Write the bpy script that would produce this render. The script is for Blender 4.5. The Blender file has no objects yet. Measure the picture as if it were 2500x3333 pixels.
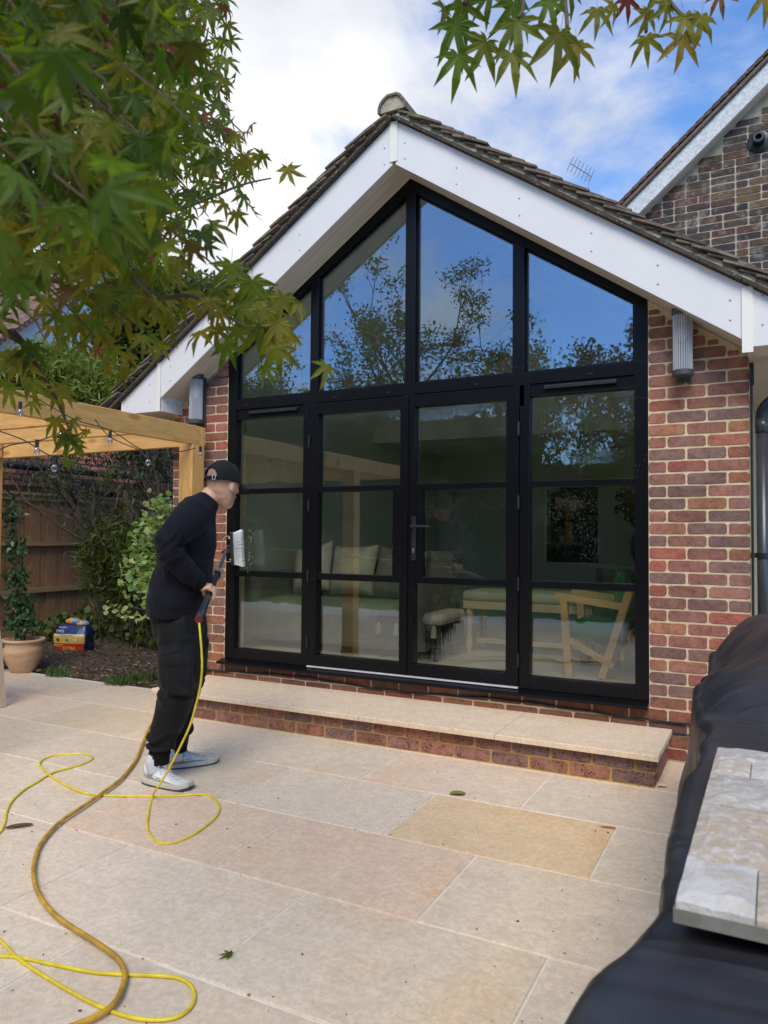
import bpy, bmesh, math, random
import numpy as np
from mathutils import Vector, Matrix, Quaternion, noise as mn
R = math.radians
rnd = random.Random(7)
nr = np.random.RandomState(11)
S = bpy.context.scene
COL = S.collection

# ------------------------------------------------------------------ camera
CAM = Vector((3.9167, -4.7912, 1.3255)); YAW, PITCH, ROLL, FPX = 0.4763, 0.0331, 0.008, 2422.6
FW = Vector((-math.sin(YAW)*math.cos(PITCH), math.cos(YAW)*math.cos(PITCH), math.sin(PITCH)))
_rt = Vector((math.cos(YAW), math.sin(YAW), 0)); _up = _rt.cross(FW)
RT = _rt*math.cos(ROLL)+_up*math.sin(ROLL); UP = -_rt*math.sin(ROLL)+_up*math.cos(ROLL)
cd = bpy.data.cameras.new('camera'); cam = bpy.data.objects.new('camera', cd); COL.objects.link(cam)
cam.matrix_world = Matrix(((RT.x, UP.x, -FW.x, CAM.x), (RT.y, UP.y, -FW.y, CAM.y), (RT.z, UP.z, -FW.z, CAM.z), (0, 0, 0, 1)))
cd.sensor_fit = 'VERTICAL'; cd.sensor_height = 24; cd.lens = 24*FPX/3333
cd.clip_start = 0.05; cd.clip_end = 500
cd.dof.use_dof = True; cd.dof.focus_distance = 5.2; cd.dof.aperture_fstop = 5.6
S.camera = cam
S.render.resolution_x = 768; S.render.resolution_y = 1024

# ------------------------------------------------------------------ light
SUN_EL, SUN_AZ = R(48), R(160)      # azimuth clockwise from +y
W = bpy.data.worlds.new('World'); S.world = W; W.use_nodes = True
nt = W.node_tree; nt.nodes.clear()
def N(nt, t, **k):
    n = nt.nodes.new(t)
    for a, b in k.items():
        if a.startswith('i_'):
            n.inputs[int(a[2:]) if a[2:].isdigit() else a[2:].replace('_', ' ')].default_value = b
        else: setattr(n, a, b)
    return n
def L(nt, a, b): nt.links.new(a, b)
def math_n(nt, op, a, b=None, clamp=False):
    n = nt.nodes.new('ShaderNodeMath'); n.operation = op; n.use_clamp = clamp
    for i, v in enumerate((a, b)):
        if v is None: continue
        if hasattr(v, 'is_output'): nt.links.new(v, n.inputs[i])
        else: n.inputs[i].default_value = v
    return n.outputs[0]
def mixc(nt, f, a, b, mode='MIX'):
    n = nt.nodes.new('ShaderNodeMix'); n.data_type = 'RGBA'; n.blend_type = mode; n.clamp_factor = True
    for i, v in ((0, f), (6, a), (7, b)):
        if hasattr(v, 'is_output'): nt.links.new(v, n.inputs[i])
        else: n.inputs[i].default_value = v if i == 0 else (*v[:3], 1)
    return n.outputs[2]
def ramp(nt, f, p0, p1, c0=(0, 0, 0), c1=(1, 1, 1), interp='EASE'):
    if p0 > p1: p0, p1, c0, c1 = p1, p0, c1, c0
    n = nt.nodes.new('ShaderNodeValToRGB'); nt.links.new(f, n.inputs[0]); n.color_ramp.interpolation = interp
    e = n.color_ramp.elements; e[0].position = p0; e[1].position = p1; e[0].color = (*c0, 1); e[1].color = (*c1, 1)
    return n.outputs[0]
SKYK = 0.12
sky = N(nt, 'ShaderNodeTexSky', sky_type='NISHITA', sun_disc=False, sun_elevation=SUN_EL, sun_rotation=SUN_AZ)
sky.air_density = 1.0; sky.dust_density = 0.4; sky.ozone_density = 2.0
tc = N(nt, 'ShaderNodeTexCoord')
sp = N(nt, 'ShaderNodeSeparateXYZ'); L(nt, tc.outputs['Generated'], sp.inputs[0])
zz = math_n(nt, 'ADD', math_n(nt, 'MAXIMUM', sp.outputs[2], 0.0), 0.22)
cb = N(nt, 'ShaderNodeCombineXYZ')
L(nt, math_n(nt, 'DIVIDE', sp.outputs[0], zz), cb.inputs[0]); L(nt, math_n(nt, 'DIVIDE', sp.outputs[1], zz), cb.inputs[1])
n1 = N(nt, 'ShaderNodeTexNoise', i_Scale=1.35, i_Detail=7.0, i_Roughness=0.6, i_Distortion=0.35)
mp_ = N(nt, 'ShaderNodeMapping'); mp_.inputs['Location'].default_value = (3.1, 1.7, 0.4); L(nt, cb.outputs[0], mp_.inputs[0]); L(nt, mp_.outputs[0], n1.inputs['Vector'])
n2 = N(nt, 'ShaderNodeTexNoise', i_Scale=1.8, i_Detail=7.0, i_Roughness=0.55); L(nt, mp_.outputs[0], n2.inputs['Vector'])
# a cloud bank fills the north-west, the south is clearer
bias = math_n(nt, 'ADD', math_n(nt, 'ADD', math_n(nt, 'MULTIPLY', sp.outputs[0], -0.40), math_n(nt, 'MULTIPLY', sp.outputs[1], 0.13)), -0.13)
cov = math_n(nt, 'ADD', n1.outputs[0], bias)
mask = ramp(nt, cov, 0.41, 0.67)
cl = mixc(nt, ramp(nt, n2.outputs[0], 0.35, 0.65), (0.46/SKYK, 0.475/SKYK, 0.52/SKYK), (0.68/SKYK, 0.685/SKYK, 0.705/SKYK))
tint = mixc(nt, 1.0, sky.outputs[0], (0.62, 0.86, 1.12), 'MULTIPLY')
bright = N(nt, 'ShaderNodeVectorMath', operation='SCALE'); L(nt, tint, bright.inputs[0]); bright.inputs['Scale'].default_value = 1.2
fin = mixc(nt, mask, bright.outputs[0], cl)
bg = N(nt, 'ShaderNodeBackground', i_Strength=SKYK); L(nt, fin, bg.inputs[0])
wo = N(nt, 'ShaderNodeOutputWorld'); L(nt, bg.outputs[0], wo.inputs[0])
sl = bpy.data.lights.new('sun', 'SUN'); sl.energy = 2.0; sl.angle = R(32); sl.color = (1, .91, .78)
sun = bpy.data.objects.new('sun', sl); COL.objects.link(sun)
sd = Vector((math.sin(SUN_AZ)*math.cos(SUN_EL), math.cos(SUN_AZ)*math.cos(SUN_EL), math.sin(SUN_EL)))
sun.rotation_euler = sd.to_track_quat('Z', 'Y').to_euler(); sun.location = (0, -10, 12)
vs = S.view_settings; vs.view_transform = 'Standard'; vs.look = 'None'; vs.exposure = 0.68; vs.gamma = 1.0; vs.use_curve_mapping = False

# ------------------------------------------------------------------ helpers
def A(x, y, d):
    """a point in the place seen in direction (x, y) of the survey photo, d metres ahead of the camera"""
    u, v = x*1.507, y*1.507
    return CAM + (FW + RT*((u-1250)/FPX) - UP*((v-1666.5)/FPX))*d
def G(u, v, z=0.0):
    d = FW + RT*((u-1250)/FPX) - UP*((v-1666.5)/FPX)
    return CAM + d*((z-CAM.z)/d.z)
def meta(o, label=None, cat=None, group=None, kind=None):
    if label: o['label'] = label
    if cat: o['category'] = cat
    if group: o['group'] = group
    if kind: o['kind'] = kind
    return o
def empty(name, loc=(0, 0, 0), label=None, cat=None, group=None, rz=0):
    o = bpy.data.objects.new(name, None); COL.objects.link(o); o.location = loc; o.rotation_euler = (0, 0, rz); o.empty_display_size = .1
    return meta(o, label, cat, group)
def link(name, me, mat=None, parent=None, mw=None, color=None):
    o = bpy.data.objects.new(name, me); COL.objects.link(o)
    if mat is not None and len(me.materials) == 0: me.materials.append(mat)
    if parent is not None:
        o.parent = parent
        if mw is None: o.matrix_parent_inverse = MWI(parent)
    if mw is not None: o.matrix_basis = mw
    if color is not None: o.color = (*color[:3], 1)
    return o
def MW(o):
    m = o.matrix_basis.copy()
    if o.parent: m = MW(o.parent) @ o.matrix_parent_inverse @ m
    return m
def MWI(o): return MW(o).inverted()
def put(name, me, mat, parent, world):
    """object whose local frame sits at world matrix"""
    o = bpy.data.objects.new(name, me); COL.objects.link(o)
    if mat is not None and len(me.materials) == 0: me.materials.append(mat)
    if parent is not None: o.parent = parent; o.matrix_parent_inverse = MWI(parent)
    o.matrix_basis = world
    return o
def mesh(name, vs_, fs, smooth=False):
    me = bpy.data.meshes.new(name); me.from_pydata([tuple(v) for v in vs_], [], fs); me.validate(); me.update()
    if smooth: me.polygons.foreach_set('use_smooth', [True]*len(me.polygons))
    return me
class MB:
    def __init__(s): s.v = []; s.f = []
    def box(s, a, b, m=None):
        x0, y0, z0 = a; x1, y1, z1 = b
        p = [(x0, y0, z0), (x1, y0, z0), (x1, y1, z0), (x0, y1, z0), (x0, y0, z1), (x1, y0, z1), (x1, y1, z1), (x0, y1, z1)]
        if m is not None: p = [m @ Vector(q) for q in p]
        i = len(s.v); s.v += p
        s.f += [tuple(i+k for k in f) for f in ((0, 3, 2, 1), (4, 5, 6, 7), (0, 1, 5, 4), (1, 2, 6, 5), (2, 3, 7, 6), (3, 0, 4, 7))]
        return s
    def prism(s, pts, y0, y1, axis='y'):
        """polygon in xz extruded along y (or in yz along x)"""
        i = len(s.v); n = len(pts)
        for y in (y0, y1):
            for (a, b) in pts: s.v.append((a, y, b) if axis == 'y' else ((y, a, b) if axis == 'x' else (a, b, y)))
        s.f.append(tuple(range(i, i+n))); s.f.append(tuple(range(i+2*n-1, i+n-1, -1)))
        for k in range(n): s.f.append((i+k, i+n+k, i+n+(k+1) % n, i+(k+1) % n))
        return s
    def tube(s, pts, rad, n=8, cap=True):
        pts = [Vector(p) for p in pts]; m = len(pts)
        if not hasattr(rad, '__len__'): rad = [rad]*m
        ref = None; i0 = len(s.v)
        for k, p in enumerate(pts):
            t = (pts[min(k+1, m-1)]-pts[max(k-1, 0)])
            t = t.normalized() if t.length > 1e-9 else Vector((0, 0, 1))
            if ref is None: ref = t.orthogonal().normalized()
            ref = (ref - t*ref.dot(t)); ref = ref.normalized() if ref.length > 1e-6 else t.orthogonal().normalized()
            b = t.cross(ref)
            for j in range(n):
                a = 2*math.pi*j/n; s.v.append(p+(ref*math.cos(a)+b*math.sin(a))*rad[k])
        for k in range(m-1):
            for j in range(n):
                a = i0+k*n+j; b_ = i0+k*n+(j+1) % n; s.f.append((a, b_, b_+n, a+n))
        if cap: s.f.append(tuple(i0+j for j in range(n-1, -1, -1))); s.f.append(tuple(i0+(m-1)*n+j for j in range(n)))
        return s
    def loft(s, rings, n=14):
        """rings: (center, rx, ry, U) with U the direction of rx; planes follow the path"""
        m = len(rings); P = [Vector(r[0]) for r in rings]; i0 = len(s.v)
        for k, (c, rx, ry, U) in enumerate(rings):
            t = (P[min(k+1, m-1)]-P[max(k-1, 0)]).normalized()
            U = Vector(U); U = (U-t*U.dot(t)).normalized(); V = t.cross(U)
            for j in range(n):
                a = 2*math.pi*j/n; s.v.append(P[k]+U*math.cos(a)*rx+V*math.sin(a)*ry)
        for k in range(m-1):
            for j in range(n):
                a = i0+k*n+j; b_ = i0+k*n+(j+1) % n; s.f.append((a, b_, b_+n, a+n))
        s.f.append(tuple(i0+j for j in range(n-1, -1, -1))); s.f.append(tuple(i0+(m-1)*n+j for j in range(n)))
        return s
    def lathe(s, prof, c=(0, 0, 0), n=24):
        i0 = len(s.v); m = len(prof)
        for (r, z) in prof:
            for j in range(n):
                a = 2*math.pi*j/n; s.v.append((c[0]+r*math.cos(a), c[1]+r*math.sin(a), c[2]+z))
        for k in range(m-1):
            for j in range(n):
                a = i0+k*n+j; b_ = i0+k*n+(j+1) % n; s.f.append((a, b_, b_+n, a+n))
        s.f.append(tuple(i0+j for j in range(n-1, -1, -1))); s.f.append(tuple(i0+(m-1)*n+j for j in range(n)))
        return s
    def ell(s, c, r, m=None, nu=16, nv=10):
        i0 = len(s.v); c = Vector(c)
        q = m if m is not None else Matrix.Identity(3)
        for k in range(nv+1):
            th = math.pi*k/nv
            for j in range(nu):
                a = 2*math.pi*j/nu
                s.v.append(c+q @ Vector((r[0]*math.sin(th)*math.cos(a), r[1]*math.sin(th)*math.sin(a), r[2]*math.cos(th))))
        for k in range(nv):
            for j in range(nu):
                a = i0+k*nu+j; b_ = i0+k*nu+(j+1) % nu; s.f.append((a, a+nu, b_+nu, b_))
        return s
    def me(s, name, smooth=False):
        return mesh(name, s.v, s.f, smooth)
    def build(s, name, mat, parent=None, smooth=False, bevel=0, color=None, kind=None):
        o = link(name, s.me(name, smooth), mat, parent, color=color)
        if bevel:
            b = o.modifiers.new('bevel', 'BEVEL'); b.width = bevel; b.segments = 2; b.limit_method = 'ANGLE'
        if smooth and not bevel: pass
        if kind: o['kind'] = kind
        return o
def recalc(me):
    bm = bmesh.new(); bm.from_mesh(me); bmesh.ops.recalc_face_normals(bm, faces=bm.faces); bm.to_mesh(me); bm.free(); return me
def remeshed(mb, voxel, smooth_it=4, name='m'):
    me = recalc(mb.me('tmp')); o = bpy.data.objects.new('tmp', me); COL.objects.link(o)
    r = o.modifiers.new('r', 'REMESH'); r.mode = 'VOXEL'; r.voxel_size = voxel; r.use_smooth_shade = True
    s = o.modifiers.new('s', 'SMOOTH'); s.iterations = smooth_it; s.factor = .5
    dg = bpy.context.evaluated_depsgraph_get(); out = bpy.data.meshes.new_from_object(o.evaluated_get(dg)); out.name = name
    bpy.data.objects.remove(o); bpy.data.meshes.remove(me)
    out.materials.clear()
    out.polygons.foreach_set('use_smooth', [True]*len(out.polygons))
    return out
def spline(pts, n=8):
    P = [Vector(p) for p in pts]; out = []
    for i in range(len(P)-1):
        p0, p1, p2, p3 = P[max(i-1, 0)], P[i], P[i+1], P[min(i+2, len(P)-1)]
        for k in range(n):
            t = k/n; out.append(.5*((2*p1)+(p2-p0)*t+(2*p0-5*p1+4*p2-p3)*t*t+(3*p1-p0-3*p2+p3)*t**3))
    out.append(P[-1]); return out

# ------------------------------------------------------------------ materials
def mat_base(name):
    m = bpy.data.materials.new(name); m.use_nodes = True; t = m.node_tree; t.nodes.clear()
    p = N(t, 'ShaderNodeBsdfPrincipled'); o = N(t, 'ShaderNodeOutputMaterial'); L(t, p.outputs[0], o.inputs[0])
    return m, t, p, o
def objvec(t, scale=(1, 1, 1), world=False, rand=True):
    mp = N(t, 'ShaderNodeMapping'); mp.inputs['Scale'].default_value = scale
    if world:
        g = N(t, 'ShaderNodeNewGeometry'); L(t, g.outputs['Position'], mp.inputs[0])
    else:
        c = N(t, 'ShaderNodeTexCoord')
        if rand:
            oi = N(t, 'ShaderNodeObjectInfo'); ad = N(t, 'ShaderNodeVectorMath', operation='ADD')
            sc = N(t, 'ShaderNodeVectorMath', operation='SCALE'); sc.inputs['Scale'].default_value = 37.0
            cx = N(t, 'ShaderNodeCombineXYZ'); L(t, oi.outputs['Random'], cx.inputs[0]); L(t, oi.outputs['Random'], cx.inputs[2]); L(t, cx.outputs[0], sc.inputs[0])
            L(t, c.outputs['Object'], ad.inputs[0]); L(t, sc.outputs[0], ad.inputs[1]); L(t, ad.outputs[0], mp.inputs[0])
        else: L(t, c.outputs['Object'], mp.inputs[0])
    return mp.outputs[0]
def noise_n(t, vec, scale, detail=4, rough=.6, dist=0):
    n = N(t, 'ShaderNodeTexNoise', i_Scale=scale, i_Detail=float(detail), i_Roughness=rough, i_Distortion=float(dist)); L(t, vec, n.inputs['Vector']); return n.outputs[0]
def bump(t, p, h, strength=.3, dist=.005):
    b = N(t, 'ShaderNodeBump', i_Strength=strength, i_Distance=dist); L(t, h, b.inputs['Height']); L(t, b.outputs[0], p.inputs['Normal'])
def simple(name, c1, c2=None, scale=8, rough=.6, bmp=.2, bdist=.003, spec=.5, metal=0, stretch=(1, 1, 1), detail=4, world=False):
    m, t, p, o = mat_base(name); v = objvec(t, stretch, world)
    h = noise_n(t, v, scale, detail)
    col = mixc(t, ramp(t, h, .3, .7), c1, c2 or [min(1, x*1.25) for x in c1])
    L(t, col, p.inputs['Base Color']); p.inputs['Roughness'].default_value = rough; p.inputs['Metallic'].default_value = metal
    p.inputs['Specular IOR Level'].default_value = spec
    if bmp: bump(t, p, noise_n(t, v, scale*4, 3), bmp, bdist)
    return m
M = {}
def brick_mat(name, spots=False, weather=0.0):
    m, t, p, o = mat_base(name); v = objvec(t)
    oi = N(t, 'ShaderNodeObjectInfo')
    a = noise_n(t, v, 14, 5, .65); b = noise_n(t, v, 90, 3, .7)
    c = mixc(t, ramp(t, a, .35, .68), oi.outputs['Color'], mixc(t, 1, oi.outputs['Color'], (.72, .70, .76), 'MULTIPLY'))
    c = mixc(t, ramp(t, b, .56, .74), c, mixc(t, 1, c, (1.45, 1.4, 1.4), 'MULTIPLY')); c = mixc(t, ramp(t, noise_n(t, v, 38, 4, .7), .45, .72), c, mixc(t, 1, c, (.62, .58, .60), 'MULTIPLY'))
    c = mixc(t, ramp(t, b, .36, .27), c, (.03, .02, .02))
    if spots:
        vo = N(t, 'ShaderNodeTexVoronoi', i_Scale=75.0); L(t, v, vo.inputs['Vector'])
        k = math_n(t, 'MULTIPLY', ramp(t, vo.outputs['Distance'], .36, .26), ramp(t, a, .42, .55))
        c = mixc(t, k, c, (.02, .018, .018))
    w = objvec(t, (1, 1, 1), True)
    st = noise_n(t, w, 3.2, 5, .6, .3)
    g = N(t, 'ShaderNodeNewGeometry'); s2 = N(t, 'ShaderNodeSeparateXYZ'); L(t, g.outputs['Position'], s2.inputs[0])
    if weather:
        lm = noise_n(t, w, 7, 6, .7)
        c = mixc(t, math_n(t, 'MULTIPLY', ramp(t, lm, .50, .68), weather), c, (.27, .24, .19))
    else:
        hi = math_n(t, 'MULTIPLY', ramp(t, s2.outputs[2], 1.7, 2.3), ramp(t, s2.outputs[0], 3.45, 3.75))
        lo = math_n(t, 'ADD', math_n(t, 'MULTIPLY', hi, .8), .12)
        c = mixc(t, math_n(t, 'MULTIPLY', ramp(t, st, .50, .68), lo), c, (.45, .38, .38))
    L(t, c, p.inputs['Base Color']); p.inputs['Roughness'].default_value = .85; p.inputs['Specular IOR Level'].default_value = .25
    bump(t, p, math_n(t, 'ADD', a, b), .9, .006)
    return m
M['brick'] = brick_mat('brick_red'); M['brick_s'] = brick_mat('brick_speckled', True); M['brick_w'] = brick_mat('brick_weathered', False, .75)
M['mortar'] = simple('mortar_sand', (.54, .42, .24), (.66, .54, .34), 20, .95, .6, .004)
M['mortar_s'] = simple('mortar_mustard', (.36, .22, .07), (.46, .30, .11), 20, .95, .6, .004)
M['mortar_w'] = simple('mortar_weathered', (.28, .24, .18), (.40, .34, .26), 12, .95, .8, .006)
def slab_mat(name, base=(.70, .59, .455), grain=1.0):
    m, t, p, o = mat_base(name); v = objvec(t); oi = N(t, 'ShaderNodeObjectInfo')
    big = noise_n(t, v, 2.0, 5, .6, .3); mid = noise_n(t, v, 11, 6, .7); fine = noise_n(t, v, 120, 3, .7)
    vs2 = objvec(t, (1, 3, 1)); pit = noise_n(t, vs2, 34, 4, .75)
    c = mixc(t, 1, oi.outputs['Color'], base, 'MULTIPLY')
    c = mixc(t, ramp(t, big, .48, .80), c, mixc(t, 1, c, (1.02, .90, .78), 'MULTIPLY'))
    c = mixc(t, ramp(t, mid, .3, .75), mixc(t, 1, c, (.92, .91, .90), 'MULTIPLY'), mixc(t, 1, c, (1.07, 1.07, 1.07), 'MULTIPLY'))
    vo2 = N(t, 'ShaderNodeTexVoronoi', i_Scale=85.0); L(t, objvec(t, (1, 1.8, 1)), vo2.inputs['Vector']); c = mixc(t, math_n(t, 'MULTIPLY', ramp(t, vo2.outputs['Distance'], .30, .16), math_n(t, 'MULTIPLY', ramp(t, mid, .50, .62), .5)), c, (.33, .24, .16))
    c = mixc(t, ramp(t, pit, .66, .73), c, (.30, .22, .15))
    c = mixc(t, ramp(t, fine, .62, .75), c, (.72, .64, .54))
    gr = noise_n(t, v, 42, 5, .75); c = mixc(t, ramp(t, gr, .36, .66), mixc(t, 1, c, (.88, .86, .82), 'MULTIPLY'), mixc(t, 1, c, (1.06, 1.05, 1.03), 'MULTIPLY'))
    # occasional stains
    w = objvec(t, (1, 1, 1), True); st = noise_n(t, w, 1.7, 6, .7, .8)
    c = mixc(t, math_n(t, 'MULTIPLY', ramp(t, st, .68, .78), .45), c, (.33, .24, .12))
    L(t, c, p.inputs['Base Color']); p.inputs['Roughness'].default_value = .62; p.inputs['Specular IOR Level'].default_value = .35
    h = math_n(t, 'ADD', math_n(t, 'MULTIPLY', pit, -.6), fine)
    bump(t, p, h, .35*grain, .0025)
    return m
M['slab'] = slab_mat('limestone_slab'); M['joint'] = simple('joint_mortar', (.62, .56, .47), (.76, .70, .60), 9, .95, .5, .003, world=True)
def frame_mat():
    m, t, p, o = mat_base('black_frame'); v = objvec(t, rand=False)
    vo = N(t, 'ShaderNodeTexVoronoi', i_Scale=42.0, i_Randomness=1.0); L(t, v, vo.inputs['Vector'])
    k = math_n(t, 'MULTIPLY', ramp(t, vo.outputs['Distance'], .16, .10), ramp(t, noise_n(t, v, 3, 4), .5, .62))
    L(t, mixc(t, math_n(t, 'MULTIPLY', k, .12), (.0042, .0042, .0052), (.5, .52, .56)), p.inputs['Base Color'])
    p.inputs['Roughness'].default_value = .30; p.inputs['Specular IOR Level'].default_value = .22
    bump(t, p, noise_n(t, objvec(t, (1, 1, .12), rand=False), 120, 3), .12, .002)
    return m
M['frame'] = frame_mat()
M['upvc'] = simple('white_upvc', (.67, .655, .63), (.70, .685, .66), 3, .35, .05, .002, .5)
M['soffit'] = simple('cream_soffit', (.56, .50, .42), (.60, .54, .46), 3, .4, .05, .002)
M['screw'] = simple('zinc_screw', (.35, .35, .36), None, 3, .4, 0, metal=.6)
M['trim'] = simple('cream_trim', (.74, .71, .62), (.78, .75, .66), 3, .4, 0)
def tile_mat(name, base, lich):
    m, t, p, o = mat_base(name); v = objvec(t, world=True); oi = N(t, 'ShaderNodeObjectInfo')
    a = noise_n(t, v, 9, 6, .7); b = noise_n(t, v, 60, 4, .75)
    c = mixc(t, 1, oi.outputs['Color'], base, 'MULTIPLY')
    c = mixc(t, ramp(t, a, .46, .66), c, lich); c = mixc(t, ramp(t, b, .58, .72), c, (.42, .38, .28))
    L(t, c, p.inputs['Base Color']); p.inputs['Roughness'].default_value = .95; bump(t, p, math_n(t, 'ADD', a, b), .7, .01); return m
M['tile'] = tile_mat('roof_tile_lichen', (.125, .10, .078), (.22, .195, .135))
M['under'] = tile_mat('undercloak_tile', (.05, .037, .03), (.075, .055, .04))
M['tile2'] = tile_mat('roof_tile_brown', (.10, .065, .05), (.13, .09, .07))
M['bed'] = simple('verge_mortar', (.34, .295, .215), (.48, .42, .31), 22, .95, 1.0, .012, world=True)
def wood(name, c1, c2, knot=(.18, .08, .02), stretch=(.7, 9, 9), rough=.55, kn=.9):
    m, t, p, o = mat_base(name); v = objvec(t, stretch); v1 = objvec(t, (1, .02, 2.4))
    g = noise_n(t, v, 6, 6, .65, .8); g2 = noise_n(t, v, 26, 4, .7)
    c = mixc(t, ramp(t, g, .32, .68), c1, c2)
    c = mixc(t, math_n(t, 'MULTIPLY', ramp(t, g2, .5, .7), .35), c, [x*.6 for x in c1])
    vo = N(t, 'ShaderNodeTexVoronoi', i_Scale=1.6, voronoi_dimensions='2D'); sx_ = N(t, 'ShaderNodeSeparateXYZ'); L(t, v1, sx_.inputs[0]); cx_ = N(t, 'ShaderNodeCombineXYZ'); L(t, sx_.outputs[0], cx_.inputs[0]); L(t, sx_.outputs[2], cx_.inputs[1]); L(t, cx_.outputs[0], vo.inputs['Vector'])
    c = mixc(t, math_n(t, 'MULTIPLY', ramp(t, vo.outputs['Distance'], .13, .04), kn), c, knot)
    c = mixc(t, math_n(t, 'MULTIPLY', ramp(t, vo.outputs['Distance'], .30, .15), .35*kn), c, (c2[0]*1.2, c2[1]*1.1, c2[2]))
    L(t, c, p.inputs['Base Color']); p.inputs['Roughness'].default_value = rough; bump(t, p, g, .15, .003); return m
M['pine'] = wood('pergola_pine', (.53, .28, .080), (.66, .39, .13))
M['fence'] = wood('fence_board', (.20, .095, .035), (.30, .16, .065), (.06, .03, .015))
M['fence_r'] = wood('fence_rail', (.22, .14, .06), (.30, .20, .09), (.08, .05, .02))
M['oak'] = wood('pale_oak', (.50, .36, .21), (.62, .47, .30), kn=.2)
M['chairwood'] = wood('weathered_teak', (.55, .40, .25), (.66, .50, .33), kn=.1)
M['indoorwood'] = wood('armchair_oak', (.42, .25, .10), (.54, .34, .15), kn=.3)
M['black'] = simple('black_plastic', (.012, .012, .013), (.02, .02, .02), 6, .35, .1)
M['graphite'] = simple('graphite_metal', (.045, .047, .052), (.055, .058, .062), 30, .5, .05)
M['grey_pipe'] = simple('grey_downpipe', (.035, .036, .04), (.05, .05, .055), 5, .28, .05)
M['steel'] = simple('bright_steel', (.6, .58, .55), None, 6, .3, 0, metal=.9)
M['white_strip'] = simple('threshold_aluminium', (.62, .62, .63), None, 10, .35, .05, metal=.3)
def glass_mat(name, refl=(.86, .94, 1.0), wet=1.0, f0=.17):
    m = bpy.data.materials.new(name); m.use_nodes = True; t = m.node_tree; t.nodes.clear()
    o = N(t, 'ShaderNodeOutputMaterial'); tr = N(t, 'ShaderNodeBsdfTransparent'); tr.inputs[0].default_value = (.90, .91, .87, 1)
    gl = N(t, 'ShaderNodeBsdfGlossy', i_Roughness=0.0); gl.inputs[0].default_value = (*refl, 1)
    lw = N(t, 'ShaderNodeLayerWeight', i_Blend=.22)
    f = math_n(t, 'ADD', f0, math_n(t, 'MULTIPLY', lw.outputs['Fresnel'], .45), True)
    mx = N(t, 'ShaderNodeMixShader'); L(t, f, mx.inputs[0]); L(t, tr.outputs[0], mx.inputs[1]); L(t, gl.outputs[0], mx.inputs[2])
    v = objvec(t, (1, 1, 1), True)
    if wet:
        streak = noise_n(t, objvec(t, (60, 1, 2.2), True), 1.0, 3, .6, .6)
        patch = noise_n(t, v, 1.1, 4, .6)
        hgt = math_n(t, 'MULTIPLY', math_n(t, 'ADD', streak, 0), ramp(t, patch, .50, .60))
        b = N(t, 'ShaderNodeBump', i_Strength=.12 if wet > .6 else .003, i_Distance=.004); L(t, hgt, b.inputs['Height']); L(t, b.outputs[0], gl.inputs['Normal'])
        vo = N(t, 'ShaderNodeTexVoronoi', i_Scale=80.0); L(t, v, vo.inputs['Vector'])
        sz = math_n(t, 'MULTIPLY', ramp(t, noise_n(t, v, 2.3, 4, .7), .40, .60), .15*wet)
        dot = math_n(t, 'LESS_THAN', vo.outputs['Distance'], sz)
        df = N(t, 'ShaderNodeBsdfGlossy', i_Roughness=.55); df.inputs[0].default_value = (.75, .78, .8, 1)
        m2 = N(t, 'ShaderNodeMixShader'); L(t, math_n(t, 'MULTIPLY', dot, .55), m2.inputs[0]); L(t, mx.outputs[0], m2.inputs[1]); L(t, df.outputs[0], m2.inputs[2])
        L(t, m2.outputs[0], o.inputs[0])
    else: L(t, mx.outputs[0], o.inputs[0])
    return m
M['glass'] = glass_mat('wet_glass', f0=.10); M['glass_up'] = glass_mat('upper_glass', (.62, .80, 1.0), .5, .18)
def leaf_mat(name, cols, trans=.45, rough=.5, tc_=None):
    m = bpy.data.materials.new(name); m.use_nodes = True; t = m.node_tree; t.nodes.clear()
    o = N(t, 'ShaderNodeOutputMaterial'); g = N(t, 'ShaderNodeNewGeometry'); oi = N(t, 'ShaderNodeObjectInfo')
    r = math_n(t, 'FRACT', math_n(t, 'ADD', g.outputs['Random Per Island'], oi.outputs['Random']))
    rp = N(t, 'ShaderNodeValToRGB'); L(t, r, rp.inputs[0]); rp.color_ramp.interpolation = 'LINEAR'
    e = rp.color_ramp.elements
    while len(e) < len(cols): e.new(.5)
    for i, c in enumerate(cols): e[i].position = i/(len(cols)-1) if len(cols) > 1 else 0; e[i].color = (*c, 1)
    v = objvec(t, world=True); nz = noise_n(t, v, 18, 3)
    c = mixc(t, ramp(t, nz, .3, .7), mixc(t, 1, rp.outputs[0], (.75, .78, .7), 'MULTIPLY'), mixc(t, 1, rp.outputs[0], (1.2, 1.15, 1.1), 'MULTIPLY'))
    p = N(t, 'ShaderNodeBsdfPrincipled', i_Roughness=rough); p.inputs['Specular IOR Level'].default_value = .3; L(t, c, p.inputs['Base Color'])
    tr = N(t, 'ShaderNodeBsdfTranslucent'); L(t, mixc(t, 1, c, tc_ or (1.7, 1.7, .7), 'MULTIPLY'), tr.inputs[0])
    mx = N(t, 'ShaderNodeMixShader', i_0=trans); L(t, p.outputs[0], mx.inputs[1]); L(t, tr.outputs[0], mx.inputs[2]); L(t, mx.outputs[0], o.inputs[0])
    return m
M['maple'] = leaf_mat('maple_leaf_green', [(.045, .085, .011), (.068, .12, .013), (.10, .15, .015), (.14, .165, .018), (.06, .105, .013), (.15, .14, .02)], .55, tc_=(1.75, 1.75, .45))
M['maple_r'] = leaf_mat('maple_leaf_turning', [(.09, .10, .015), (.14, .11, .02), (.17, .07, .03), (.20, .045, .04), (.10, .11, .02)], .45, tc_=(1.5, 1.3, .8))
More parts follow.
